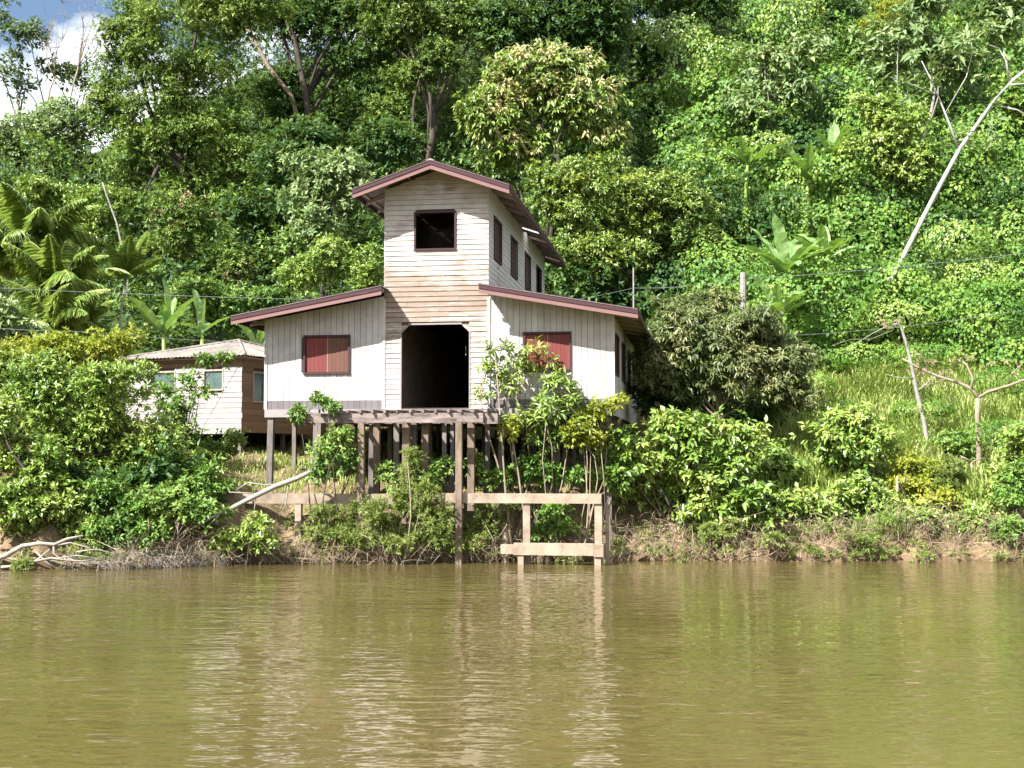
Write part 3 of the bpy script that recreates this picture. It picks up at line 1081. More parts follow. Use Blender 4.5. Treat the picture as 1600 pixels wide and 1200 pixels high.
def sprigs(P, A, k, L, W, g, spread=1.0, droop=0.25, fold=0.18):
    """k leaves fanning from each sprig point P about its axis A"""
    n = len(P)
    A = unit(A)
    ref = np.where(np.abs(A[:, 2:3]) > 0.9, np.array([[1.0, 0, 0]]), np.array([[0, 0, 1.0]]))
    U = unit(np.cross(A, ref))
    Vv = np.cross(A, U)
    Ps, Ds, Ns, Ls, Ws = [], [], [], [], []
    ph0 = g.uniform(0, 6.28, n)
    for j in range(k):
        ph = ph0 + j * 2.4 + g.uniform(-0.3, 0.3, n)
        rad = np.cos(ph)[:, None] * U + np.sin(ph)[:, None] * Vv
        th = spread * g.uniform(0.55, 1.15, n)
        d = A * np.cos(th)[:, None] + rad * np.sin(th)[:, None]
        d[:, 2] -= droop * g.uniform(0.3, 1.4, n)
        d = unit(d)
        nn = A * 0.6 + g.normal(size=(n, 3)) * 0.28 + np.array([0, 0, 0.2]) + SUN * 0.75   # leaves turn to the light
        nn = unit(nn - (nn * d).sum(1, keepdims=True) * d)
        l = L * g.uniform(0.65, 1.3, n)
        Ps.append(P + A * (g.uniform(0, 0.45, n) * L)[:, None] + rad * 0.02)
        Ds.append(d)
        Ns.append(nn)
        Ls.append(l)
        Ws.append(W * l / L * g.uniform(0.8, 1.2, n))
    return leaf_arrays(np.concatenate(Ps), np.concatenate(Ds), np.concatenate(Ns), np.concatenate(Ls), np.concatenate(Ws), fold)


# leaf length, width, leaves per sprig, spread, droop, cover, clump radius
LT = dict(
    fine=(0.22, 0.09, 6, 0.9, 0.65, 0.46, 0.7, 'fine'),
    dark=(0.30, 0.13, 5, 1.0, 0.35, 0.48, 0.9, 'dark'),
    broad=(0.30, 0.14, 5, 1.0, 0.35, 0.50, 0.8, 'broad'),
    pale=(0.28, 0.13, 6, 1.25, 0.10, 0.46, 0.75, 'pale'),
    drooping=(0.36, 0.12, 6, 0.85, 0.95, 0.55, 0.75, 'glossy'),
    glossy=(0.21, 0.095, 6, 0.95, 0.45, 0.5, 0.48, 'glossy'),
    mango=(0.25, 0.065, 8, 1.0, 0.85, 0.55, 0.45, 'mango'),
    bright=(0.18, 0.085, 6, 0.95, 0.35, 0.48, 0.36, 'bright'),
    big=(0.24, 0.11, 6, 1.0, 0.55, 0.5, 0.4, 'bright'),
    yellow=(0.15, 0.07, 6, 0.95, 0.3, 0.42, 0.34, 'yellow'),
    bush=(0.17, 0.078, 6, 0.95, 0.4, 0.48, 0.36, 'broad'),
    cassava=(0.26, 0.075, 7, 1.25, 0.45, 0.34, 0.34, 'glossy'),
    cecropia=(0.50, 0.19, 8, 1.35, 0.35, 0.42, 0.8, 'pale'),
    feather=(0.12, 0.032, 9, 0.8, 0.25, 0.30, 0.2, 'feather'),
    dry=(0.2, 0.06, 5, 1.0, 0.7, 0.4, 0.5, 'dry'),
    far=(0.45, 0.20, 5, 1.1, 0.2, 0.42, 1.1, 'far'),
)


def clumps(c, R, rb, g, fill=1.0, shell=0.5):
    """centres and radii of leaf clumps filling the outer part of an ellipsoid"""
    R = np.asarray(R, float)
    area = 4 * math.pi * ((R[0] * R[1]) ** 1.6 / 3 + (R[0] * R[2]) ** 1.6 / 3 + (R[1] * R[2]) ** 1.6 / 3) ** (1 / 1.6)
    n = max(3, int(fill * 0.75 * area / (math.pi * rb * rb)))
    d = rand_dirs(n * 2, g)
    keep = (d[:, 1] < 0.35) | (g.random(n * 2) < 0.35)
    d = d[keep][:n]
    rr = g.uniform(shell, 1.0, len(d)) * (1 + 0.13 * np.sin(d[:, 0] * 7 + c[0]) * np.cos(d[:, 2] * 6 + c[2]))
    C = c + d * rr[:, None] * np.maximum(R - rb * 0.6, R * 0.5)
    return C, rb * g.uniform(0.5, 1.5, len(d))


def clump_leaves(C, rad, lt, g, dens=1.0, flat=0.8):
    L, W, k, spread, droop, cover, rb, _ = LT[lt]
    cnt = np.maximum(2, (dens * cover * 4 * math.pi * rad ** 2 / (k * L * W * 0.5))).astype(int)
    idx = np.repeat(np.arange(len(C)), cnt)
    d = rand_dirs(len(idx), g)
    low = (d[:, 2] < -0.2) & (g.random(len(d)) < 0.6)
    d[low, 2] *= -1
    rr = rad[idx] * np.where(g.random(len(idx)) < 0.13, g.uniform(1.0, 1.6, len(idx)), g.uniform(0.3, 1.08, len(idx)))
    P = C[idx] + d * rr[:, None] * np.array([1, 1, flat])
    A = unit(d + np.array([0, 0, 0.35]) + g.normal(size=d.shape) * 0.25)
    return sprigs(P, A, k, L, W, g, spread, droop)


TRI = [0]


def join(parts):
    Vs, Ts, n = [], [], 0
    for V, T in parts:
        Vs.append(V)
        Ts.append(T + n)
        n += len(V)
    V, T = np.concatenate(Vs), np.concatenate(Ts)
    TRI[0] += len(T)
    return V, T


def bend(a, b, g, n=6, wob=0.12, sag=0.0):
    a, b = np.asarray(a, float), np.asarray(b, float)
    ln = np.linalg.norm(b - a)
    off = g.normal(size=(2, 3)) * wob * ln
    pts = []
    for i in range(n):
        f = i / (n - 1)
        pts.append(a + (b - a) * f + off[0] * math.sin(math.pi * f) + off[1] * 0.4 * math.sin(2 * math.pi * f) + np.array([0, 0, -sag * math.sin(math.pi * f)]))
    return pts


def plant(name, label, cat, Y, regions, lt, base=None, trunk=0.12, bark=None, seed=1, dens=1.0, fill=1.0, extra=None, group=None, depth=0.8, limbs=7, shell=0.5, dj=0.5, stems=None, crown_name='crown'):
    """a tree or bush: crown regions given as (px, py, rx, ry) in the picture at distance Y (metres), grown from the ground point below"""
    g = np.random.default_rng(seed)
    m = mpp(Y)
    regs = []
    for q in regions:
        px, py, rx, ry = (*q, q[2])[:4]
        c = at(px, py, Y + g.uniform(-dj, dj))
        R = np.array([rx * m, max(0.3, depth * 0.5 * (rx + ry) * m), ry * m])
        regs.append((c, R))
    cen = np.mean([c for c, _ in regs], axis=0)
    bx = at(base[0], base[1], Y)[0] if base else cen[0]
    by = Y if not base or len(base) < 3 else base[2]
    bz = float(ground_z(bx, by))
    root = empty(name, (bx, by, bz))
    tag(root, label, cat, group)
    o = np.array([bx, by, bz])
    Cs, rs = [], []
    rb = LT[lt][6]
    for c, R in regs:
        C, rad = clumps(c, R, min(rb, 0.75 * float(R.min())), g, fill, shell)
        Cs.append(C)
        rs.append(rad)
    C, rad = np.concatenate(Cs), np.concatenate(rs)
    parts = [clump_leaves(C - o, rad, lt, g, dens)]
    V, T = join(parts)
    link(crown_name, tri_mesh(crown_name, V, T, LEAF[LT[lt][7]]), root)
    if extra:                                  # young leaves or blossom at the top of the clumps
        elt, frac = extra
        top = g.random(len(C)) < frac
        Ce = C[top] + np.array([0, -0.15, 0.25]) * rad[top][:, None] * 1.6
        V, T = join([clump_leaves(Ce - o, rad[top] * 0.75, lt, g, dens * 0.6)])
        link('young_leaves', tri_mesh('young_leaves', V, T, LEAF[elt]), root)
    mb = MB()
    bark = bark or BARK
    if stems:
        for i in range(stems):
            q = C[g.integers(len(C))] - o
            mb.tube(bend((g.normal() * 0.2, g.normal() * 0.15, -0.15), q, g, 6, 0.07), np.linspace(trunk, trunk * 0.3, 6).tolist(), 5)
    else:
        top = cen - o
        sp = bend((0, 0, -0.3), top * np.array([1, 1, 0.75]), g, 7, 0.05)
        mb.tube(sp, np.linspace(trunk, trunk * 0.55, 7).tolist(), 8)
        for i in range(limbs):
            q = C[g.integers(len(C))] - o
            s = sp[g.integers(3, 7)]
            mb.tube(bend(s, q, g, 5, 0.08), np.linspace(trunk * 0.42, trunk * 0.12, 5).tolist(), 5)
    link('trunk', mb.mesh('trunk', bark, True), root)
    return root


TREE, BUSH = 'tree', 'bush'
# ------------------------------------------------------------------ forest behind the houses
FOREST = 'trees on the hillside behind the houses'
plant('forest_tree', 'huge fine leaved yellow green tree whose crown edges the open sky', TREE, 74, [(280, 60, 130, 110), (205, 60, 60, 80), (175, 165, 38, 60), (390, 20, 70, 60), (250, 190, 100, 95), (330, 250, 110, 90), (230, 300, 85, 75), (300, 370, 80, 60)], 'fine', (345, 430), 0.45, seed=11, group=FOREST, limbs=16, fill=0.78)
plant('forest_tree', 'tall dark tree with two bare curving trunks left of the tower', TREE, 80, [(430, -90, 110, 70), (560, -80, 110, 80), (470, 20, 90, 70), (560, 60, 90, 80), (430, 160, 70, 60), (560, 170, 80, 60)], 'dark', (480, 230), 0.35, seed=12, group=FOREST, limbs=10)
plant('forest_tree', 'tall tree with thick brown trunk rising just above the tower roof', TREE, 77, [(620, 30, 80, 80), (700, 10, 70, 70), (640, 120, 60, 50), (760, 40, 70, 60), (690, 90, 45, 40), (600, 180, 50, 40)], 'fine', (690, 240), 0.3, seed=13, group=FOREST, limbs=8, fill=0.8)
plant('young_leaf_tree', 'rounded tree covered with cream young leaves above and behind the tower', TREE, 67, [(840, 130, 100, 62), (790, 185, 70, 60), (905, 175, 70, 45), (800, 240, 75, 45), (945, 215, 55, 40)], 'drooping', (840, 330), 0.22, seed=14, group=FOREST, extra=('cream', 0.62), depth=0.7)
plant('forest_tree', 'dense bushy tree just behind the wing roof by the thin pole', TREE, 65, [(960, 320, 120, 75), (1060, 330, 70, 70), (880, 300, 65, 55), (940, 400, 90, 50), (1090, 390, 45, 45)], 'glossy', (985, 470), 0.2, seed=15, group=FOREST, extra=('yellow', 0.12))
plant('forest_tree', 'pale leaved small tree beside the tower eave, over the wing roof', TREE, 64, [(520, 270, 70, 45), (480, 300, 50, 45), (570, 300, 40, 40), (500, 350, 60, 40)], 'pale', (520, 450), 0.15, seed=16, group=FOREST)
plant('shrub_tree', 'bright green shrub touching the tower wall above the wing roof', BUSH, 61, [(515, 410, 55, 40), (575, 420, 30, 45), (470, 440, 35, 28)], 'bright', (515, 470), 0.08, seed=17, dens=1.0)
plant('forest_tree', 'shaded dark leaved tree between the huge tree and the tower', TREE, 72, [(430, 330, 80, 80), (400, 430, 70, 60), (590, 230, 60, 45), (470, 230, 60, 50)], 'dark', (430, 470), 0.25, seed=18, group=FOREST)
plant('forest_tree', 'grey green feathery crowned tree under the open sky', TREE, 84, [(60, 215, 90, 45), (20, 260, 60, 40), (110, 260, 55, 40), (70, 300, 60, 30), (135, 200, 40, 35), (90, 180, 40, 25)], 'pale', (70, 330), 0.25, seed=19, group=FOREST)
plant('forest_tree', 'dark tall tree with pale trunk at the sky edge', TREE, 97, [(20, 30, 45, 45), (50, 70, 32, 40), (10, 110, 30, 40), (40, 130, 28, 25)], 'far', (20, 190), 0.25, BARK_PALE, seed=20, group=FOREST, limbs=6, fill=0.55)
plant('forest_tree', 'small hazy tree below the bare tree at the sky edge', TREE, 98, [(110, 125, 35, 22), (75, 110, 22, 20), (140, 110, 22, 18), (150, 145, 25, 20)], 'far', (110, 180), 0.15, seed=32, group=FOREST, fill=0.6)
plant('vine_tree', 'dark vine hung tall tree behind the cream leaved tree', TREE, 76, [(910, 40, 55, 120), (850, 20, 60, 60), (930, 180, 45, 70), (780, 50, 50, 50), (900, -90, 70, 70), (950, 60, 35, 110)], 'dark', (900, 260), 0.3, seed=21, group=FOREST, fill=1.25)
plant('forest_tree', 'very dark tree in the shaded hollow beside the bright vine wall', TREE, 94, [(1010, 40, 55, 100), (1030, 160, 45, 60), (1055, -10, 60, 60)], 'dark', (1010, 250), 0.3, seed=22, group=FOREST)  # dark leaf colour carries the shade of the hollow
plant('broad_leaf_tree', 'pale cecropia tree with umbrella leaves above the upper banana plants', TREE, 76, [(1190, 100, 50, 40), (1230, 150, 40, 40), (1170, 170, 45, 40), (1260, 80, 40, 30)], 'cecropia', (1185, 230), 0.12, BARK_PALE, seed=23)
plant('broad_leaf_tree', 'pale grey green tree spreading above the white leaning trunk', TREE, 75, [(1420, 60, 70, 45), (1490, 100, 60, 45), (1390, 120, 55, 35), (1540, 40, 60, 50), (1450, 20, 60, 40)], 'cecropia', (1430, 200), 0.14, BARK_PALE, seed=24)
plant('yellow_tree', 'small yellow green tree at the top of the vine slope', TREE, 82, [(1400, 20, 40, 28), (1370, 45, 30, 20), (1430, 10, 30, 25)], 'yellow', (1400, 90), 0.12, seed=25)
plant('forest_tree', 'leafy bright tree in the middle of the vine slope beside the white trunk', TREE, 68, [(1400, 200, 60, 45), (1360, 250, 60, 45), (1440, 260, 45, 40), (1370, 170, 40, 30)], 'big', (1390, 330), 0.14, seed=26)
plant('forest_tree', 'dark leafy tree beyond the white leaning trunk', TREE, 74, [(1560, 270, 60, 70), (1590, 180, 45, 60), (1540, 350, 55, 60), (1590, 400, 40, 50)], 'broad', (1570, 430), 0.2, seed=27)
plant('forest_tree', 'tall leafy tree at the upper end of the vine slope', TREE, 86, [(1310, 30, 45, 50), (1350, 90, 40, 40), (1560, 10, 60, 40), (1120, 0, 55, 40), (1050, -15, 50, 40)], 'dark', (1320, 150), 0.2, seed=28)
plant('shrub_tree', 'green bushy tree behind the two palm clumps', TREE, 70, [(60, 300, 45, 30), (110, 330, 50, 40), (30, 340, 40, 40), (150, 340, 50, 55)], 'bright', (80, 420), 0.1, seed=29)
plant('shrub_tree', 'brown tinged scrubby tree above the banana clump by the plank house', TREE, 66, [(300, 370, 60, 50), (350, 420, 45, 45), (270, 340, 40, 35)], 'fine', (310, 500), 0.1, seed=30, extra=('dry', 0.3))
plant('shrub_tree', 'dark green shrub filling the gap above the plank house roof', BUSH, 61, [(360, 480, 60, 45), (300, 460, 40, 35), (420, 470, 40, 25)], 'bush', (360, 540), 0.06, seed=31, stems=6)

# bare tree against the sky
g = np.random.default_rng(5)
bt = at(100, 175, 94)
bz0 = float(ground_z(bt[0], 94)) - 0.3
bare = empty('bare_tree', (bt[0], 94, bz0))
tag(bare, 'leafless grey tree with fine branches against the sky', TREE)
for nm, tips, start in (('trunk', [(95, 60), (110, 30), (80, 40), (98, 5)], (75, 150)), ('limb', [(140, 30), (160, 60), (150, 10), (125, 20), (165, 20), (135, 60)], (105, 150))):
    mb = MB()
    s0 = at(start[0], start[1] + 30, 94) - np.array([bt[0], 94, bz0])
    kn = at((start[0] + tips[0][0]) / 2, (start[1] + tips[0][1]) / 2 + 15, 94) - np.array([bt[0], 94, bz0])
    mb.tube(bend(s0 - np.array([0, 0, 3]), kn, g, 6, 0.04), np.linspace(.09, .06, 6).tolist(), 6)
    for tp in tips:
        q = at(*tp, 94 + g.uniform(-1, 1)) - np.array([bt[0], 94, bz0])
        br = bend(kn, q, g, 7, 0.07)
        mb.tube(br, np.linspace(.045, .014, 7).tolist(), 5)
        for k in range(9):
            s = br[g.integers(2, 7)]
            e = s + np.array([g.normal() * 0.9, g.normal() * 0.5, abs(g.normal()) * 1.1])
            mb.tube(bend(s, e, g, 4, 0.12), [.018, .015, .012, .008], 4)
    link(nm, mb.mesh(nm, BARK_TAN, True), bare)

# visible bare trunks in the shade left of the tower and the pale slanting pole-like trunk over the palms
for nm, lab, Y, pts, rad, mat in (
        ('curved_tree', 'curved grey brown trunk reaching up left of the tower', 78, [(490, 240), (478, 150), (462, 70), (430, -20)], .26, BARK),
        ('forked_tree', 'paler forked trunk leaning away beside the curved grey brown trunk', 78.5, [(478, 230), (455, 150), (420, 105), (390, 50), (350, -10)], .2, BARK_TAN),
        ('slanting_sapling', 'thin straight pale trunk slanting above the small feathery palm', 66, [(200, 430), (183, 350), (165, 300), (160, 285)], .07, BARK_PALE)):
    w = [at(a, b, Y) for a, b in pts]
    base = w[0].copy()
    base[2] = float(ground_z(base[0], Y)) - 0.2
    pl = [np.zeros(3)] + [q - base for q in w]
    o = MB().tube(pl, np.linspace(rad, rad * 0.5, len(pl)).tolist(), 8).build(nm, mat, None, base, smooth=True)
    tag(o, lab, 'tree trunk')

# ------------------------------------------------------------------ undergrowth and vines: what nobody could count
def scatter_growth(name, label, cat, n, xr, yr, hr, rr, lt, seed, dens, keep=None):
    g = np.random.default_rng(seed)
    x = g.uniform(*xr, n)
    y = g.uniform(*yr, n)
    if keep is not None:
        k = keep(x, y)
        x, y = x[k], y[k]
    rad = g.uniform(*rr, len(x))
    z = ground_z(x, y) + g.uniform(*hr, len(x))
    C = np.stack([x, y, z], 1)
    V, T = join([clump_leaves(C, rad, lt, g, dens)])
    o = link(name, tri_mesh(name, V, T, LEAF[LT[lt][7]]))
    return tag(o, label, cat, None, 'stuff')


def py_of(x, y, z):
    return 600 - FPX * (-y * SP + (z - EYE) * CP) / (y * CP + (z - EYE) * SP)


def px_of(x, y, z):
    return 800 + FPX * x / y


scatter_growth('forest_undergrowth', 'dark mixed undergrowth between the trees on the hillside', 'undergrowth', 600, (-46, 12), (60.5, 92), (0.2, 4.5), (0.9, 2.2), 'dark', 41, 0.19)  # dark leaf colour deepens the shade in gaps between the trees
scatter_growth('forest_foliage', 'sunlit mixed foliage among the forest trees on the hillside', 'foliage', 360, (-46, 44), (61, 90), (0.6, 5.5), (0.6, 1.5), 'broad', 42, 0.5, lambda x, y: (px_of(x, y, 0) < 930) | (px_of(x, y, 0) > 1060))
scatter_growth('crest_foliage', 'hazy treetops along the crest of the hill', 'foliage', 210, (-60, 50), (88, 104), (1, 13), (1.3, 2.8), 'far', 43, 0.45, lambda x, y: (x > -24.5) | (x < -60))
scatter_growth('low_undergrowth', 'low leafy scrub at the foot of the hill', 'undergrowth', 260, (-34, 4), (52, 61.5), (-0.1, 1.2), (0.35, 1.0), 'bush', 44, 0.6, lambda x, y: (x < -14.5) | (y > 58.5))


scatter_growth('treetop_foliage', 'shaded treetops closing the gaps behind the curved trunks', 'foliage', 120, (-25, -6), (86, 98), (1, 12), (1.2, 2.4), 'dark', 45, 0.3)


def vine_cover(name, label, shapes, seed, dens, L=0.24, W=0.20, mat='vine', mounds=0, box=None, rr=(1.2, 3.0)):
    """leaves shingled over mounds and hanging curtains"""
    g = np.random.default_rng(seed)
    Cs, Rs = [], []
    for (px, py, rx, ry, Y) in shapes:
        m = mpp(Y)
        Cs.append(at(px, py, Y))
        Rs.append(np.array([rx * m, 0.7 * rx * m + 0.4, ry * m]))
    for i in range(mounds):
        x, y = g.uniform(box[0], box[1]), g.uniform(box[2], box[3])
        zz = float(ground_z(x, y)) + g.uniform(-1.0, 3.2)
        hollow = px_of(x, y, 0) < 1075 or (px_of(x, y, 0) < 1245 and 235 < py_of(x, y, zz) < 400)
        if mat == 'vine' and hollow or mat == 'dark' and not (hollow or g.random() < 0.34):  # dark leaf mounds colour in the shaded hollow and scattered dark pockets
            continue
        s = g.uniform(*rr)
        Cs.append(np.array([x, y, zz]))
        Rs.append(np.array([s, s * 0.9, s * g.uniform(0.6, 1.15)]))
    parts = []
    for c, R in zip(Cs, Rs):
        area = 4 * math.pi * float(np.mean(R)) ** 2
        ls = min(1.0, max(0.62, 0.62 + (c[1] - 56) / 34 * 0.5))
        n = int(dens * area / (L * W * 0.5) / ls ** 1.7)
        d = rand_dirs(n, g)
        d = d[(d[:, 1] < 0.3) & (d[:, 2] > -0.75)]
        lump = 1 + 0.16 * np.sin(d[:, 0] * 9 + c[0] * 3) * np.sin(d[:, 2] * 8 + c[1]) + 0.10 * np.sin(d[:, 0] * 21 + c[2]) * np.sin(d[:, 2] * 19 + c[0])
        lump *= g.uniform(0.93, 1.07, len(d))
        P = c + d * R * lump[:, None]
        nrm = unit(d / R + g.normal(size=d.shape) * 0.10 / np.mean(R))
        nrm = unit(nrm + g.normal(size=d.shape) * 0.38 + SUN * 0.4)
        dn = np.array([0, 0, -1.0]) + g.normal(size=d.shape) * 0.5
        D_ = unit(dn - (dn * nrm).sum(1, keepdims=True) * nrm)
        l = L * ls * g.uniform(0.6, 1.3, len(d))
        parts.append(leaf_arrays(P, D_, nrm, l, l * W / L, 0.12, 0.1))
    V, T = join(parts)
    o = link(name, tri_mesh(name, V, T, LEAF[mat]))
    return tag(o, label, 'vines', None, 'stuff')


vine_cover('hillside_vines', 'bright creeping vines smothering the hillside beside the house', [
    (1090, 120, 55, 70, 80), (1130, 190, 50, 70, 78), (1230, 40, 50, 90, 84), (1180, 20, 40, 50, 86), (1290, 60, 35, 60, 85),
    (1090, 265, 50, 22, 69), (1060, 250, 40, 25, 69.5), (1290, 310, 50, 45, 69), (1130, 425, 60, 35, 62.5), (1200, 245, 35, 18, 71), 
    (1480, 480, 60, 40, 58), (1560, 480, 55, 45, 57), (1400, 460, 60, 45, 60), (1330, 500, 60, 40, 59), (1580, 560, 40, 30, 55), (1500, 400, 60, 50, 62), (1330, 410, 60, 50, 63), (1280, 560, 50, 25, 57), (1230, 455, 50, 28, 59), (1290, 420, 45, 40, 60.5), (1400, 440, 50, 35, 60.2), (1300, 270, 50, 25, 67.5), (1170, 275, 40, 25, 70)],
    51, 0.55, 0.27, 0.22, mounds=200, box=(9, 42, 57.5, 92), rr=(1.0, 2.9))
vine_cover('shade_coloured_vines', 'dark vines hanging over the trees in the hollow', [  # shade of the hollow is put into the dark leaf colour
    (930, 40, 45, 90, 83), (870, 90, 50, 60, 82), (945, 130, 30, 90, 80), (938, 50, 35, 100, 86), (935, 215, 30, 55, 74), (1130, 360, 45, 50, 73), (960, 265, 40, 30, 71), (740, 20, 60, 60, 86)],  # columns along the rim are added to cast shade into the hollow
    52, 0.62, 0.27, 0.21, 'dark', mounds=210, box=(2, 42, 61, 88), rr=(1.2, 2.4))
for nm, lab, sh, mt, sd in (
        ('slope_creeper', 'yellow green creepers hanging over the top of the vine slope', [(1060, 60, 40, 35, 80), (1120, 90, 45, 30, 79), (1200, 230, 40, 22, 71), (1240, 20, 45, 60, 83.5), (1490, 380, 50, 35, 61), (1530, 440, 50, 30, 59), (1400, 500, 55, 28, 57.5)], 'bright', 53),):
    vine_cover(nm, lab, sh, sd, 0.6, 0.2, 0.15, mt)

# ------------------------------------------------------------------ palms and banana plants
def frond_mesh(ln, leaflet, droop, g, n=34, mat='palm', hang=0.9, lw=0.075):
    """arching palm frond: midrib along +x rising then drooping, leaflets down both sides"""
    mb_pts, P, Dv, N, L, W = [], [], [], [], [], []
    for i in range(n + 1):
        f = i / n
        mb_pts.append(np.array([ln * f * (1 - 0.18 * f), 0.0, ln * (0.42 * f - droop * f * f)]))
    for i in range(2, n):
        f = i / n
        p = mb_pts[i]
        t = unit((mb_pts[i + 1] - mb_pts[i - 1])[None])[0]
        ll = leaflet * (math.sin(math.pi * min(1, 0.18 + 0.82 * f)) ** 0.6) * (1.05 - 0.35 * f)
        for s in (-1, 1):
            for k in range(3):
                d = t * 0.55 + np.array([0, s * 1.0, -hang * (0.5 + 0.8 * g.random())]) + g.normal(size=3) * 0.07
                d = d / np.linalg.norm(d)
                nn = np.array([0.0, -s * 0.5, 1.0]) + g.normal(size=3) * 0.15
                nn -= (nn @ d) * d
                P.append(p + t * ln / n * 0.33 * k)
                Dv.append(d)
                N.append(nn / np.linalg.norm(nn))
                L.append(ll * g.uniform(0.85, 1.1))
                W.append(lw * g.uniform(0.8, 1.2))
    V, T = leaf_arrays(np.array(P), np.array(Dv), np.array(N), np.array(L), np.array(W), 0.1, 0.28)
    mb = MB().tube(mb_pts[::4] + [mb_pts[-1]], np.linspace(0.035, 0.008, len(mb_pts[::4]) + 1).tolist(), 4)
    n0 = len(V)
    tv = np.array(mb.v)
    tf = []
    for q in mb.f:
        for a in range(1, len(q) - 1):
            tf.append((q[0] + n0, q[a] + n0, q[a + 1] + n0))
    V, T = np.concatenate([V, tv]), np.concatenate([T, np.array(tf)])
    TRI[0] += len(T)
    return tri_mesh('frond', V, T, LEAF[mat])


gp = np.random.default_rng(77)
FROND = [frond_mesh(2.7, 0.75, 0.50, gp), frond_mesh(2.4, 0.8, 0.62, gp), frond_mesh(2.6, 0.7, 0.34, gp)]
FROND_S = [frond_mesh(2.1, 0.45, 0.22, gp, 30, 'palm', 0.25, 0.05), frond_mesh(1.9, 0.45, 0.35, gp, 30, 'palm', 0.3, 0.05)]


def palm(label, px, py, Y, n, meshes, scale=1.0, trunk=0.08, seed=0, up=0.5, base_dx=0.0, gname='palms beside the plank house'):
    g = np.random.default_rng(seed)
    c = at(px, py, Y)
    bz = float(ground_z(c[0] + base_dx, Y))
    o = np.array([c[0] + base_dx, Y, bz])
    root = empty('palm_tree', o)
    tag(root, label, 'palm', gname)
    top = c - o
    link('trunk', MB().tube(bend((0, 0, -0.3), top, g, 8, 0.03), np.linspace(trunk, trunk * 0.7, 8).tolist(), 7).mesh('trunk', BARK_PALE, True), root)
    for i in range(n):
        a = 2 * math.pi * i / n + g.uniform(-0.25, 0.25)
        e = g.uniform(-0.25, up) if i % 3 else g.uniform(up, up + 0.45)
        s = scale * g.uniform(0.85, 1.12)
        link('frond', meshes[i % len(meshes)], root, top + np.array([0, 0, 0.05]), (0, -e, a), (s, s, s))
    return root


palm('tallest drooping palm of the clump near the open sky', 58, 385, 56, 13, FROND, 1.4, 0.085, 1, 0.55)
palm('middle palm with pale drooping fronds below the tallest one', 88, 452, 54, 12, FROND, 1.3, 0.08, 2, 0.6)
palm('lowest palm of the clump, half sunk in the yellow green bush', 80, 512, 52, 11, FROND, 1.2, 0.08, 3, 0.6)
palm('palm with arching pale fronds at the edge of the clump', 14, 415, 57, 12, FROND, 1.3, 0.08, 4, 0.4)
palm('small feathery palm with upright yellowish fronds above the banana clump', 198, 432, 57, 11, FROND_S, 1.3, 0.07, 5, 0.85)
palm('small palm with few fronds between the clump and the banana plants', 138, 505, 53, 7, FROND, 0.75, 0.06, 6, 0.75)


def banana_leaf_mesh(ln, wd, arch, g, torn=False):
    n = 12
    V, F = [], []
    for i in range(n + 1):
        f = i / n
        x = ln * f * (1 - 0.12 * f * arch)
        z = ln * (0.25 * f - arch * 0.55 * f * f)
        if f < 0.14:
            w = 0.03
        else:
            q = (f - 0.14) / 0.86
            w = wd * 0.5 * (math.sin(math.pi * min(1, 0.12 + 0.88 * q)) ** 0.55) + 0.01
        if torn and i % 3 == 0 and f > 0.3:
            w *= 0.72
        wv = 0.03 * math.sin(i * 1.9)
        V += [(x, -w, z + w * 0.42 + wv), (x, 0, z), (x, w, z + w * 0.42 - wv)]
    for i in range(n):
        for k in range(2):
            a = 3 * i + k
            F.append((a, a + 1, a + 4, a + 3))
    me = bpy.data.meshes.new('leaf')
    me.from_pydata(V, [], F)
    me.materials.append(BANANA)
    return me


BL = [banana_leaf_mesh(2.3, 0.5, 0.35, gp), banana_leaf_mesh(2.0, 0.62, 0.7, gp, True), banana_leaf_mesh(2.4, 0.55, 0.15, gp), banana_leaf_mesh(1.9, 0.58, 1.0, gp, True)]


def banana(label, px, py, Y, n, scale=1.0, seed=0, up=1.0, dead=0):
    g = np.random.default_rng(seed)
    c = at(px, py, Y)
    bz = float(ground_z(c[0], Y))
    root = empty('banana_plant', (c[0], Y, bz))
    tag(root, label, 'banana plant', 'banana plants')
    h = max(0.6, c[2] - bz)
    link('stem', MB().tube(bend((0, 0, -0.2), (0, 0, h), g, 5, 0.02), [.14, .13, .12, .1, .08], 8).mesh('stem', LEAF['palm'], True), root)
    for i in range(n):
        a = 2 * math.pi * i / n + g.uniform(-0.3, 0.3)
        e = g.uniform(0.35, up + 0.25)
        s = scale * g.uniform(0.8, 1.15)
        link('leaf', BL[i % 4], root, (0, 0, h - 0.05), (g.uniform(-0.3, 0.3), -e, a), (s, s, s))
    return root


banana('banana clump with upright leaves just above the plank house roof', 255, 522, 55, 9, 1.0, 1, 1.25)
banana('single young banana plant over the bushes left of the house eave', 315, 520, 55.5, 5, 0.8, 2, 1.25)
banana('small banana plant squeezed under the wing eave beside the plank house', 405, 550, 56, 6, 0.85, 3, 1.2)
banana('large banana plant with pale torn leaves right above the utility post', 1228, 428, 58, 15, 1.1, 4, 0.75)
banana('banana plant leaning over the vines behind the big pale one', 1290, 408, 60, 11, 1.0, 5, 0.75)
banana('low banana plant beside the utility post with two long horizontal leaves', 1218, 495, 55.5, 11, 1.0, 6, 0.6)
banana('banana plant high on the vine slope with broad upright leaves', 1300, 245, 68.2, 10, 1.0, 7, 0.9)
banana('banana plant at the edge of the dark hollow on the slope', 1168, 258, 69, 9, 1.0, 8, 0.9)
banana('banana plant with pale drooping leaves below the upright one on the slope', 1262, 282, 67.4, 8, 1.0, 9, 0.6)

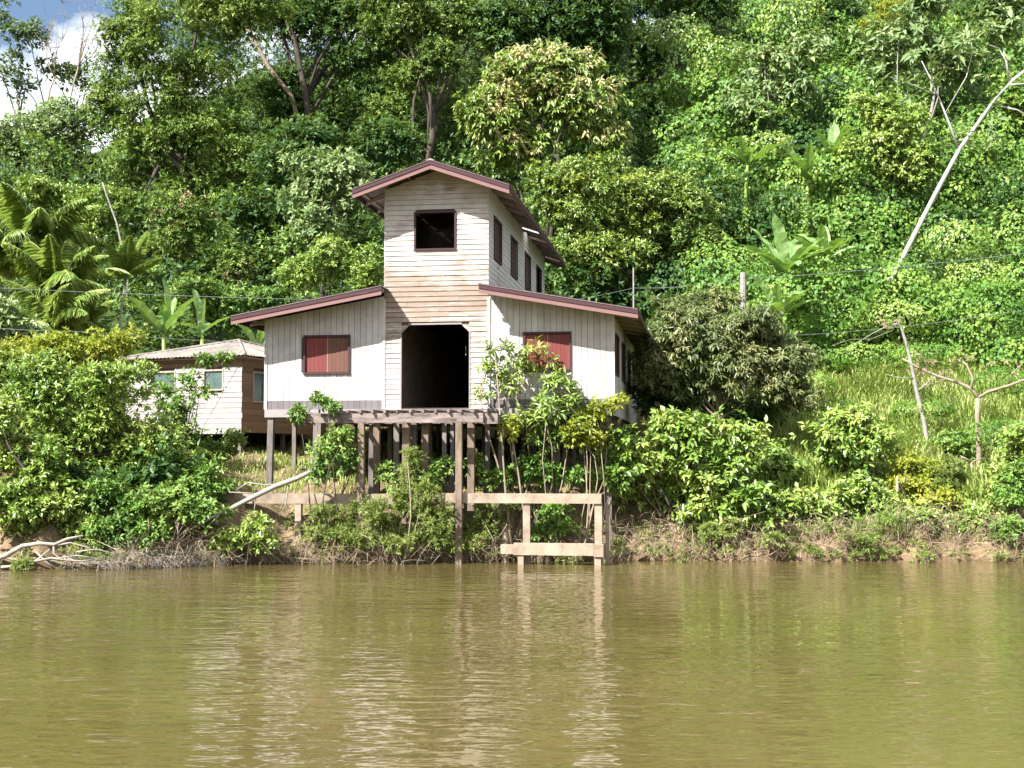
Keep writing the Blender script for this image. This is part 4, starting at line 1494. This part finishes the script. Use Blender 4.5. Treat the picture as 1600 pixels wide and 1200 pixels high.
# ------------------------------------------------------------------ white leaning tree and the bare trees on the grass slope
def limb_tree(name, label, Y, paths, mat, leaf=None, cat=TREE, seed=0, dens=0.6):
    """tree given by its main limbs: paths of (px, py, radius) at distance Y; leaf (type, [(px,py,r)...])"""
    g = np.random.default_rng(seed)
    b = at(paths[0][0][0], paths[0][0][1], Y)
    gz_ = float(ground_z(b[0], Y))
    o = np.array([b[0], Y, gz_])
    root = empty(name, o)
    tag(root, label, cat)
    for i, pth in enumerate(paths):
        pts, rad = [], []
        dy = 0.0
        if i == 0:
            pts.append(np.array([0, 0, -0.3]))
            rad.append(pth[0][2] * 1.1)
        for (px, py, rr_) in pth:
            pts.append(at(px, py, Y + (0 if i == 0 else dy)) - o)
            dy += g.uniform(-0.15, 0.15)
            rad.append(rr_)
        if i == 0 and abs(pts[1][2]) < 0.2:
            pts.pop(1)
            rad.pop(1)
        link('trunk' if i == 0 else 'limb', MB().tube(pts, rad, 8 if i == 0 else 6).mesh('limb', mat, True), root)
    if leaf:
        lt, spots = leaf
        C = np.array([at(px, py, Y + g.uniform(-0.6, 0.6)) - o for px, py, _ in spots])
        R = np.array([q[2] * mpp(Y) for q in spots])
        V, T = join([clump_leaves(C, R, lt, g, dens)])
        link('crown', tri_mesh('crown', V, T, LEAF[LT[lt][7]]), root)
    return root


limb_tree('leaning_white_tree', 'white barked tree leaning steeply over the vine slope with sparse pale crown', 61, [
    [(1366, 490, .125), (1385, 452, .125), (1404, 415, .125), (1422, 380, .12), (1445, 335, .115), (1470, 287, .11), (1500, 232, .10), (1530, 190, .09), (1556, 155, .08), (1582, 125, .07), (1620, 95, .055)],
    [(1497, 232, .06), (1484, 195, .055), (1470, 160, .045), (1455, 125, .03), (1440, 95, .02)],
    [(1577, 126, .05), (1572, 95, .045), (1560, 75, .03), (1545, 70, .02)],
    [(1582, 124, .05), (1605, 105, .04), (1625, 70, .03)],
    [(1575, 133, .045), (1610, 130, .035), (1640, 120, .03)],
    [(1560, 165, .04), (1590, 172, .035), (1620, 190, .02)],
    [(1478, 175, .03), (1510, 120, .025), (1520, 80, .015)]],
    BARK_WHITE, ('cecropia', [(1440, 92, 26), (1400, 130, 22), (1500, 75, 26), (1470, 130, 18), (1525, 60, 22), (1550, 55, 18), (1590, 90, 20), (1540, 205, 20), (1510, 215, 18), (1430, 160, 16), (1590, 40, 22), (1575, 170, 16)]), seed=61, dens=0.7)
limb_tree('bare_forked_tree', 'pale tree forking into two level limbs on the grass slope', 46, [
    [(1532, 790, .10), (1530, 740, .1), (1529, 690, .095), (1527, 650, .09), (1528, 622, .085)],
    [(1528, 622, .075), (1518, 607, .07), (1495, 597, .06), (1465, 588, .05), (1435, 575, .04), (1410, 560, .025)],
    [(1528, 622, .06), (1545, 612, .055), (1575, 603, .05), (1610, 590, .045), (1650, 575, .035)],
    [(1518, 605, .05), (1520, 590, .045), (1510, 570, .035), (1500, 560, .02)],
    [(1478, 592, .025), (1460, 600, .02), (1440, 602, .012)], [(1575, 602, .025), (1580, 585, .02), (1600, 565, .012)],
    [(1450, 580, .02), (1445, 562, .014), (1430, 548, .01)]],
    BARK_TAN, ('dry', [(1480, 575, 14), (1445, 570, 14), (1500, 562, 12), (1540, 580, 12), (1565, 570, 12), (1420, 560, 12), (1585, 575, 12), (1520, 565, 10)]), seed=62, dens=0.35)
limb_tree('leaning_bare_trunk', 'pale slender trunk leaning on the grass slope with bent dead top', 48, [
    [(1450, 697, .095), (1443, 655, .085), (1433, 615, .078), (1425, 575, .066), (1417, 540, .056), (1408, 512, .05), (1402, 506, .04), (1388, 508, .025)],
    [(1404, 507, .03), (1407, 498, .02)],
    [(1432, 612, .03), (1460, 590, .025), (1480, 580, .015)],
    [(1390, 508, .02), (1365, 520, .015), (1340, 535, .01), (1318, 552, .008)],
    [(1395, 516, .015), (1360, 530, .01), (1330, 530, .008), (1300, 540, .006)],
    [(1428, 592, .02), (1405, 590, .015), (1385, 585, .01)]],
    BARK_PALE, ('dry', [(1395, 500, 12), (1415, 498, 10), (1425, 580, 12), (1405, 575, 10), (1440, 585, 9), (1370, 505, 10)]), seed=63, dens=0.4)
limb_tree('cut_sapling', 'small pruned sapling with two short arms beside the forked pale tree', 45.5, [
    [(1519, 790, .05), (1519, 750, .05), (1518, 722, .045)], [(1518, 722, .035), (1508, 716, .03), (1500, 712, .02)], [(1518, 722, .03), (1530, 717, .025), (1540, 716, .015)]], BARK_TAN, None, 'sapling', 64)
limb_tree('cut_stump', 'upright bare stump at the bank edge among yellow bushes', 43.4, [
    [(1402, 800, .06), (1402, 770, .055), (1402, 745, .045)], [(1403, 768, .035), (1412, 757, .03), (1414, 745, .02)]], BARK_TAN, None, 'stump', 65)
limb_tree('cut_sapling', 'short thin bare stem just before the forked pale tree', 45, [
    [(1493, 790, .05), (1493, 750, .05), (1494, 722, .04)]], BARK_TAN, None, 'sapling', 66)

# ------------------------------------------------------------------ trees and bushes on the banks
LEFT = 'bushes on the bank before the plank house'
plant('mango_tree', 'olive leaved mango tree hanging over the side of the white house', TREE, 48, [(1090, 530, 80, 55), (1170, 540, 75, 45), (1060, 490, 50, 35), (1100, 485, 50, 28), (1210, 590, 55, 45), (1150, 580, 60, 40), (1020, 560, 30, 45), (1040, 580, 40, 50), (1080, 610, 60, 40), (1190, 505, 45, 25), (1030, 530, 30, 35), (1235, 560, 35, 30), (1245, 620, 28, 35), (1130, 470, 40, 18)], 'mango', (1135, 690), 0.17, BARK_TAN, seed=71, depth=0.8, limbs=14, fill=1.1, dj=1.1, shell=0.3)
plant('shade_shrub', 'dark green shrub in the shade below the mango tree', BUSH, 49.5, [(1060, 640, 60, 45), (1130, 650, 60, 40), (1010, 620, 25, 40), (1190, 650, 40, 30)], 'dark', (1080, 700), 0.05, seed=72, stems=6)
plant('river_bush', 'large bright bush with broad leaves overhanging the bank beside the quay', BUSH, 42.2, [(1060, 680, 80, 42), (980, 710, 50, 45), (1100, 730, 85, 45), (1010, 760, 75, 35), (1150, 690, 40, 35), (960, 750, 32, 30), (1090, 770, 60, 30)], 'big', (1060, 820), 0.05, seed=73, stems=12, depth=0.7, fill=1.2)
plant('river_bush', 'round pale green bush on the grass slope below the leaning bare trunk', BUSH, 44.2, [(1330, 665, 55, 28), (1300, 690, 45, 25), (1365, 695, 40, 35), (1325, 715, 50, 32)], 'big', (1330, 760), 0.05, seed=74, stems=7, depth=0.8)
plant('river_bush', 'leafy bush drooping over the bare earth bank beneath the round pale bush', BUSH, 42.6, [(1240, 790, 42, 30), (1275, 810, 38, 28), (1215, 775, 30, 22), (1255, 830, 28, 18)], 'big', (1250, 830), 0.04, seed=75, stems=6)
plant('river_bush', 'leafy bush under the round pale one, next to the upright stump', BUSH, 42.8, [(1335, 765, 38, 26), (1365, 780, 30, 24), (1310, 780, 26, 24)], 'bright', (1335, 800), 0.04, seed=76, stems=6)
plant('yellow_bush', 'yellow green bush above the upright stump', BUSH, 44, [(1420, 720, 30, 38), (1440, 765, 35, 25), (1410, 760, 22, 22), (1455, 740, 22, 22)], 'yellow', (1425, 790), 0.04, seed=77, stems=6)
plant('yellow_bush', 'low yellow leaved bush between the stump and the forked pale tree', BUSH, 43, [(1475, 785, 32, 20), (1500, 795, 25, 18), (1450, 790, 22, 16)], 'yellow', (1475, 805), 0.03, seed=78, stems=5)
plant('river_bush', 'dark bush hanging over the water at the end of the earth bank', BUSH, 41.8, [(1590, 790, 35, 40), (1570, 830, 25, 25), (1600, 750, 30, 30)], 'bush', (1590, 850), 0.04, seed=79, stems=6)
plant('river_bush', 'yellowish bush behind the dark one at the end of the earth bank', BUSH, 43.5, [(1590, 720, 35, 30), (1565, 750, 28, 26), (1600, 690, 30, 26)], 'bright', (1585, 790), 0.04, seed=80, stems=5)
plant('river_bush', 'small feathery acacia on the slope between the yellow bushes and the pale fork', BUSH, 43.8, [(1480, 735, 30, 22), (1465, 755, 25, 18), (1500, 750, 20, 16)], 'feather', (1480, 780), 0.03, seed=81, stems=5, dens=1.2)
plant('slope_shrub', 'dark round shrub growing between the leaning trunk and the pale fork', BUSH, 47, [(1490, 690, 35, 25), (1470, 700, 25, 22)], 'bush', (1490, 730), 0.04, seed=82, stems=5)

plant('bank_tree', 'tangled low bush spreading at the foot of the bank tree', BUSH, 39.6, [(225, 795, 55, 30), (230, 835, 40, 24), (110, 830, 45, 26), (300, 805, 40, 26), (165, 770, 45, 26), (30, 850, 35, 16), (330, 800, 30, 20)], 'bush', (200, 870), 0.04, seed=83, stems=8, group=LEFT)
plant('bank_tree', 'pale green leafy bush filling the bank before the yellow green one', BUSH, 43.2, [(60, 640, 60, 40), (140, 610, 60, 40), (10, 600, 40, 50), (100, 700, 60, 50), (180, 690, 60, 50)], 'glossy', (120, 780), 0.06, seed=84, stems=10, group=LEFT)
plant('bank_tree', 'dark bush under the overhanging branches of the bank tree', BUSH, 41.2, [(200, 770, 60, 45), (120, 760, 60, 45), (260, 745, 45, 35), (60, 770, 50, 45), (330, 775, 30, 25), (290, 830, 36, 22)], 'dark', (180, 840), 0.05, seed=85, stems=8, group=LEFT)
plant('river_bush', 'low leafy bush over the bare bank between the quay and the overhanging bush', BUSH, 41.6, [(1130, 800, 45, 26), (1170, 780, 35, 26), (1085, 810, 35, 20), (1190, 810, 28, 18), (1120, 830, 30, 14)], 'big', (1130, 830), 0.04, seed=86, stems=7)
plant('feathery_shrub', 'grey green feathery sprays leaning from the earth bank toward the water', BUSH, 41.0, [(1110, 835, 28, 16), (1140, 825, 22, 14), (1205, 845, 22, 12), (1345, 845, 26, 14), (1395, 810, 24, 14)], 'feather', (1130, 860), 0.02, BARK_TAN, seed=87, stems=6, dens=1.1, dj=0.2)
plant('river_bush', 'spreading green bush along the bank edge below the yellow bushes', BUSH, 42.0, [(1430, 815, 36, 20), (1480, 825, 36, 18), (1520, 810, 32, 20), (1400, 825, 24, 14), (1545, 830, 26, 16)], 'bright', (1470, 840), 0.03, seed=88, stems=7)
plant('river_bush', 'leafy bush in the tall grass before the mango tree', BUSH, 43.5, [(1200, 715, 32, 24), (1225, 740, 30, 22), (1175, 740, 26, 22)], 'big', (1200, 770), 0.03, seed=89, stems=6)
# before the house and on the quay
plant('cassava_plant', 'tall cassava plant with drooping fingered leaves before the red window', 'plant', 41.5, [(775, 550, 22, 18), (770, 580, 24, 18), (790, 600, 25, 20), (845, 555, 26, 22), (830, 575, 20, 18), (755, 620, 18, 15), (800, 570, 16, 16)], 'cassava', (805, 755), 0.05, BARK_TAN, seed=91, stems=6, dens=0.5, dj=0.25)
plant('cassava_plant', 'leafy light green cassava plant under the red window', 'plant', 41.3, [(875, 600, 32, 22), (860, 640, 35, 25), (900, 625, 30, 22), (835, 660, 30, 25), (885, 675, 30, 26), (850, 690, 30, 20), (815, 650, 22, 22)], 'cassava', (850, 760), 0.035, BARK_TAN, seed=92, stems=6, dens=0.65, dj=0.25)
plant('quay_shrub', 'yellow green shrub with a long spray pointing up at the wing corner', BUSH, 41.0, [(920, 655, 32, 22), (945, 640, 22, 14), (965, 628, 15, 10), (900, 680, 25, 22), (925, 690, 22, 18), (800, 672, 14, 18)], 'yellow', (915, 760), 0.03, BARK_TAN, seed=93, stems=7, dens=1.1, dj=0.2)
plant('quay_shrub', 'bushy green plant growing on the quay beam beneath the cassava plants', BUSH, 41.6, [(840, 735, 30, 22), (815, 745, 18, 20), (870, 742, 22, 18), (775, 750, 20, 16), (745, 730, 18, 24), (900, 745, 18, 14)], 'bush', (840, 770), 0.03, seed=94, stems=7, dens=1.0, dj=0.3)
plant('deck_creeper', 'leafy creeper climbing over the end of the landing deck', 'creeper', 40.6, [(505, 628, 22, 12), (470, 645, 16, 18), (520, 640, 16, 8), (530, 680, 24, 22), (510, 710, 26, 28), (545, 720, 18, 30), (500, 740, 22, 18)], 'bush', (515, 770), 0.03, seed=95, stems=6, dj=0.25)
plant('feathery_shrub', 'tall feathery acacia shrub in the middle of the quay', BUSH, 40.4, [(640, 735, 20, 38), (632, 785, 26, 30), (665, 805, 26, 28), (605, 825, 28, 22), (650, 845, 40, 20), (690, 840, 24, 20)], 'feather', (635, 860), 0.03, BARK_TAN, seed=96, stems=9, dens=1.0, dj=0.2)
plant('feathery_shrub', 'yellowish feathery shrub below the beam near the fallen trunk', BUSH, 40.6, [(510, 805, 40, 16), (545, 830, 35, 24), (500, 838, 35, 18), (560, 800, 16, 18), (585, 815, 20, 22)], 'feather', (520, 865), 0.03, BARK_TAN, seed=97, stems=8, dens=1.0, dj=0.2)
plant('feathery_shrub', 'broad tangle of feathery stems at the water below the deck posts', BUSH, 40.0, [(590, 800, 26, 30), (690, 815, 30, 26), (560, 845, 34, 18), (620, 850, 34, 16), (700, 850, 28, 16), (665, 770, 18, 26)], 'feather', (630, 870), 0.02, BARK_TAN, seed=102, stems=14, dens=0.9, dj=0.3)
plant('feathery_shrub', 'green feathery shrub hanging under the beam between two quay posts', BUSH, 40.7, [(755, 820, 25, 32), (785, 800, 18, 30), (740, 850, 22, 20)], 'feather', (760, 870), 0.03, BARK_TAN, seed=98, stems=7, dens=1.2, dj=0.2)
plant('feathery_shrub', 'small green shrub inside the last bay of the quay', BUSH, 41.0, [(860, 800, 22, 22), (880, 825, 22, 20), (850, 835, 16, 16)], 'bush', (865, 850), 0.03, seed=99, stems=5, dj=0.2)
plant('feathery_shrub', 'dark leafy shrub growing between the deck posts', BUSH, 41.2, [(670, 760, 20, 30), (690, 730, 18, 24), (600, 745, 18, 20)], 'bush', (675, 800), 0.03, seed=100, stems=5, dj=0.3)
plant('low_bush', 'bright yellow green creeping bush at the water before the fallen trunk', BUSH, 39.6, [(385, 840, 45, 18), (355, 850, 30, 14), (420, 850, 25, 14), (400, 820, 26, 14)], 'bright', (385, 865), 0.03, seed=101, stems=6, dj=0.2)

# left bank
plant('bank_tree', 'large leafy tree on the bank hiding the plank house wall', TREE, 41.8, [(180, 610, 85, 55), (110, 650, 80, 60), (220, 690, 70, 50), (200, 740, 85, 45), (295, 735, 45, 38), (60, 600, 60, 45)], 'bright', (190, 850), 0.12, seed=111, group=LEFT, limbs=14, depth=0.7)
plant('bank_tree', 'dark leafy bush in the shade between the bank tree and the fallen trunk', BUSH, 41.0, [(290, 780, 55, 40), (330, 750, 35, 35), (240, 800, 50, 40), (170, 790, 60, 40)], 'bush', (270, 850), 0.06, seed=112, group=LEFT, stems=8)
plant('yellow_bush', 'loose yellow green bush with orange tips before the palm clump', BUSH, 45.5, [(90, 550, 60, 30), (170, 540, 60, 28), (30, 560, 45, 35), (130, 580, 60, 28)], 'yellow', (120, 650), 0.05, seed=113, group=LEFT, stems=8)
plant('bank_tree', 'leafy green bush at the water behind the bleached driftwood', BUSH, 39.2, [(50, 720, 70, 50), (20, 790, 55, 45), (90, 790, 55, 35), (150, 820, 45, 30), (0, 660, 45, 50), (60, 830, 45, 20)], 'bright', (60, 860), 0.07, seed=114, group=LEFT, stems=10)
plant('bank_tree', 'small glossy bush at the water beside the driftwood tip', BUSH, 38.9, [(150, 830, 32, 24), (185, 825, 30, 20), (170, 850, 30, 16), (215, 835, 22, 16)], 'bush', (165, 872), 0.03, seed=115, group=LEFT, stems=6)
plant('bank_tree', 'thin leafy sapling before the wall and window of the plank house', 'sapling', 44.5, [(285, 640, 26, 26), (300, 600, 20, 18), (330, 565, 26, 10), (355, 560, 16, 8), (255, 620, 26, 26), (270, 665, 30, 24), (320, 612, 14, 12)], 'bush', (275, 720), 0.03, seed=116, dens=0.7, stems=6, dj=0.3)
plant('bank_tree', 'small leafy shrub under the corner of the plank house', BUSH, 46.0, [(362, 690, 20, 18), (345, 705, 22, 16), (300, 690, 28, 20), (325, 720, 28, 16)], 'bush', (340, 735), 0.03, seed=117, stems=5, dj=0.3)
plant('bank_tree', 'pale grey green shrub at the edge of the palm clump', BUSH, 48, [(20, 520, 40, 30), (60, 540, 30, 25), (-10, 500, 30, 30)], 'pale', (20, 600), 0.05, seed=118, stems=6)

scatter_growth('bank_thicket', 'leafy thicket continuing along the bank past the driftwood', 'thicket', 110, (-32, -16.6), (38.6, 51), (0.2, 2.6), (0.5, 1.2), 'bush', 46, 0.3)

# ------------------------------------------------------------------ grass, twigs and driftwood
def grass(name, label, n, xr, yr, hr, seed, keep=None, w=0.022, mat='grass'):
    g = np.random.default_rng(seed)
    x, y = g.uniform(*xr, n), g.uniform(*yr, n)
    k = np.ones(n, bool) if keep is None else keep(x, y)
    k &= (np.sin(x * 1.3 + 2 * np.sin(y * 0.7)) * np.sin(y * 1.1 + x * 0.4) + g.uniform(-0.9, 0.9, n)) > -0.75
    x, y = x[k], y[k]
    n = len(x)
    P = np.stack([x, y, ground_z(x, y) - 0.03], 1)
    h = g.uniform(*hr, n) * (0.75 + 0.35 * np.sin(x * 0.8) * np.sin(y * 0.9))
    a = g.uniform(0, 6.28, n)
    lean = np.stack([np.cos(a), np.sin(a), 0 * a], 1) * (h * g.uniform(0.15, 0.75, n))[:, None]
    side = np.stack([-np.sin(a), np.cos(a), 0 * a], 1) * (w * g.uniform(0.6, 1.4, n))[:, None]
    up = np.array([0, 0, 1.0]) * h[:, None]
    p1, p2, p3 = P + lean * 0.18 + up * 0.45, P + lean * 0.55 + up * 0.8, P + lean * 1.15 + up * g.uniform(0.75, 1.05, n)[:, None]
    V = np.stack([P - side * 0.7, P + side * 0.7, p1 - side, p1 + side, p2 - side * .7, p2 + side * .7, p3], 1).reshape(-1, 3)
    i = np.arange(n)[:, None] * 7
    T = np.concatenate([i + q for q in ([0, 1, 3], [0, 3, 2], [2, 3, 5], [2, 5, 4], [4, 5, 6])], 1).reshape(-1, 3)
    TRI[0] += len(T)
    return tag(link(name, tri_mesh(name, V, T, LEAF[mat])), label, 'grass', None, 'stuff')


grass('tall_grass', 'tall sunlit grass on the slope beside the mango tree', 60000, (7.5, 27), (43.2, 59), (0.7, 1.5), 121, None, 0.024)
grass('yard_grass', 'short dry grass around the stilts of the houses', 26000, (-16, 5), (41.8, 58), (0.12, 0.45), 122, None, 0.014)
grass('bank_grass', 'thin grass along the top of the earth bank', 12000, (5.5, 26), (41.4, 43.8), (0.2, 0.7), 123, None, 0.014)
vine_cover('bank_creeper', 'low creepers spreading through the grass at the foot of the slope', [(1450, 560, 55, 22, 52), (1360, 560, 60, 22, 54), (1560, 600, 50, 24, 50), (1260, 600, 40, 20, 53), (1300, 640, 40, 16, 49), (1560, 680, 50, 24, 46), (1440, 640, 45, 16, 49)], 54, 0.6, 0.17, 0.13, 'vine')


def twigs(name, label, n, spots, seed, ln=(0.5, 1.4), rad=0.009, mat=None, up=0.5):
    """dry stems arching from the bank down to the water"""
    g = np.random.default_rng(seed)
    mb = MB()
    for i in range(n):
        x0, x1, yo0, yo1 = spots[g.integers(len(spots))]
        x = g.uniform(x0, x1)
        y = float(bank_y(x)) + g.uniform(yo0, yo1)
        z = max(0.0, float(ground_z(x, y)))
        l = g.uniform(*ln)
        e = np.array([x + g.normal() * l * 0.6, y - abs(g.normal()) * l * 0.4, z + l * g.uniform(-0.1, up) + 0.1])
        e[2] = max(e[2], -0.1)
        mb.tube(bend((x, y, z - 0.05), e, g, 5, 0.16, -0.25 * l), np.linspace(rad * 1.2, rad * 0.5, 5).tolist(), 3, False)
        if g.random() < 0.5:
            m_ = (np.array([x, y, z]) + e) / 2 + np.array([0, 0, 0.15 * l])
            mb.tube(bend(m_, m_ + g.normal(size=3) * 0.3 * l, g, 4, 0.1), [rad * .7, rad * .6, rad * .5, rad * .4], 3, False)
    TRI[0] += len(mb.f) * 2
    return tag(mb.build(name, mat or TWIG), label, 'twigs', None, 'stuff')


twigs('dry_twigs', 'dry tangled twigs along the waterline under the quay', 1300, [(-11.5, -6.5, -0.3, 0.5), (-6.8, -0.8, -0.6, 0.3), (-2.5, 3.2, -0.5, 0.4), (-5, -1.5, -0.7, -0.1)], 131)
twigs('bank_roots', 'exposed roots and dead twigs hanging over the earth bank', 900, [(3.2, 8.5, -0.1, 1.0), (5, 10.5, 0.0, 0.9), (10, 16.5, 0.0, 1.1), (12, 17, 0.3, 1.4)], 132, (0.4, 1.3), 0.010)
twigs('twig_heap', 'heap of pale dead twigs on the waterline beside the driftwood', 420, [(-13.5, -8.6, -0.35, 0.35), (-12, -9.5, -0.4, 0.2)], 133, (0.3, 0.9), 0.008, DRIFT, 0.45)

# low weeds at the water's edge
gw = np.random.default_rng(140)
WC, WR = [], []
for i in range(260):
    x = gw.uniform(-15.5, 17)
    y = float(bank_y(x)) + gw.uniform(-0.25, 1.1)
    if -6.5 < x < 3.4:
        y -= 0.35
    WC.append((x, y, max(0.08, float(ground_z(x, y))) + gw.uniform(0, 0.22)))
    WR.append(gw.uniform(0.10, 0.3))
V, T = join([clump_leaves(np.array(WC), np.array(WR), 'feather', gw, 1.0)])
tag(link('water_weeds', tri_mesh('water_weeds', V, T, LEAF['feather'])), 'small feathery weeds along the water edge', 'weeds', None, 'stuff')
WC = [(x := gw.uniform(5, 22), y := float(bank_y(x)) + gw.uniform(0.9, 5.5), float(ground_z(x, y)) + gw.uniform(0.1, 0.4)) for i in range(190)]
V, T = join([clump_leaves(np.array(WC), gw.uniform(0.18, 0.42, len(WC)), 'bright', gw, 0.8)])
tag(link('slope_weeds', tri_mesh('slope_weeds', V, T, LEAF['bright'])), 'leafy weeds scattered over the lower grass slope', 'weeds', None, 'stuff')

# driftwood
def driftwood(name, label, Y, paths, mat=DRIFT, cat='driftwood', z0=None):
    w0 = at(*paths[0][0][:2], Y)
    o = np.array([w0[0], Y, 0.0 if z0 is None else z0])
    root = empty(name, o)
    tag(root, label, cat)
    for i, pth in enumerate(paths):
        pts = [at(p[0], p[1], Y + (p[3] if len(p) > 3 else 0)) - o for p in pth]
        link('log' if i == 0 else 'branch', MB().tube(pts, [p[2] for p in pth], 7).mesh('branch', mat, True), root)
    return root


driftwood('driftwood', 'bleached fallen branches lying in the shallow water by the bank', 38.0, [
    [(-25, 880, .09), (10, 868, .08), (35, 853, .07), (62, 849, .06), (85, 851, .055), (105, 842, .045), (130, 837, .03)],
    [(-20, 862, .05), (20, 874, .05), (50, 878, .045), (80, 872, .04), (110, 876, .03), (160, 878, .02)],
    [(84, 850, .035), (84, 864, .035), (92, 872, .03), (120, 868, .022), (150, 872, .015)],
    [(-20, 888, .05), (20, 885, .045), (45, 884, .04), (62, 872, .03), (78, 858, .02)],
    [(56, 862, .03), (72, 878, .03), (86, 888, .02)], [(35, 856, .02), (34, 866, .02), (40, 876, .015)],
    [(100, 868, .025), (104, 880, .02), (100, 890, .015)], [(20, 874, .02), (22, 888, .018), (18, 895, .012)],
    [(88, 852, .03), (110, 848, .025), (140, 856, .015), (146, 862, .01)], [(10, 868, .03), (-5, 884, .03), (-20, 892, .03)],
    [(105, 872, .02), (130, 880, .018), (170, 880, .012), (200, 876, .008)], [(120, 862, .02), (150, 858, .015), (185, 866, .01)]])
driftwood('fallen_trunk', 'pale fallen trunk propped against the quay beam below the deck', 40.3, [
    [(360, 795, .075), (395, 777, .085), (430, 760, .085), (465, 747, .08), (495, 733, .075)],
    [(440, 756, .03), (415, 758, .025), (388, 754, .02), (368, 766, .012)],
    [(450, 754, .022), (449, 770, .02), (446, 790, .018), (436, 806, .01)], [(405, 772, .025), (380, 770, .02), (358, 769, .015)],
    [(400, 775, .02), (398, 792, .015), (396, 803, .01)]], cat='fallen trunk', mat=BARK_PALE)
driftwood('dead_branch', 'thin dead branch slanting from the bank into the water behind the twig heap', 39.3, [
    [(345, 800, .03), (320, 815, .028), (300, 825, .02), (285, 832, .015)], [(342, 805, .03), (325, 822, .022), (312, 845, .015), (305, 862, .01)]], cat='branch', mat=BARK_PALE)
driftwood('dead_branch', 'broken grey branch lying low on the earth bank near the dark bush', 41.3, [
    [(1540, 848, .03), (1560, 852, .035), (1582, 858, .04), (1590, 872, .03)], [(1555, 852, .02), (1540, 872, .018), (1525, 885, .012)]], cat='branch', mat=BARK_PALE)
driftwood('dead_branch', 'straight bleached stick leaning down the earth bank beneath the stump', 42.0, [
    [(1448, 815, .025), (1458, 838, .022), (1470, 862, .018)], [(1400, 835, .03), (1410, 850, .028), (1428, 866, .02)]], cat='branch', mat=BARK_PALE)
gz5 = np.random.default_rng(9)
dt = at(278, 860, 39.0)
root = empty('dead_sapling', (dt[0], 39.0, 0.1))
tag(root, 'small leafless sapling standing in the twig heap at the waterline', 'sapling')
link('trunk', MB().tube([(0, 0, -0.2), (0, 0, .6), (-.03, 0, 1.25)], [.02, .015, .006], 5).mesh('trunk', DRIFT, True), root)
for i in range(12):
    z = 0.35 + i * 0.07
    a = i * 2.4
    e = np.array([math.cos(a) * (1.2 - z) * .7, math.sin(a) * .4, z + .28])
    link('branch', MB().tube(bend((0, 0, z), e, gz5, 4, .06), [.01, .008, .006, .004], 4).mesh('branch', DRIFT, True), root)
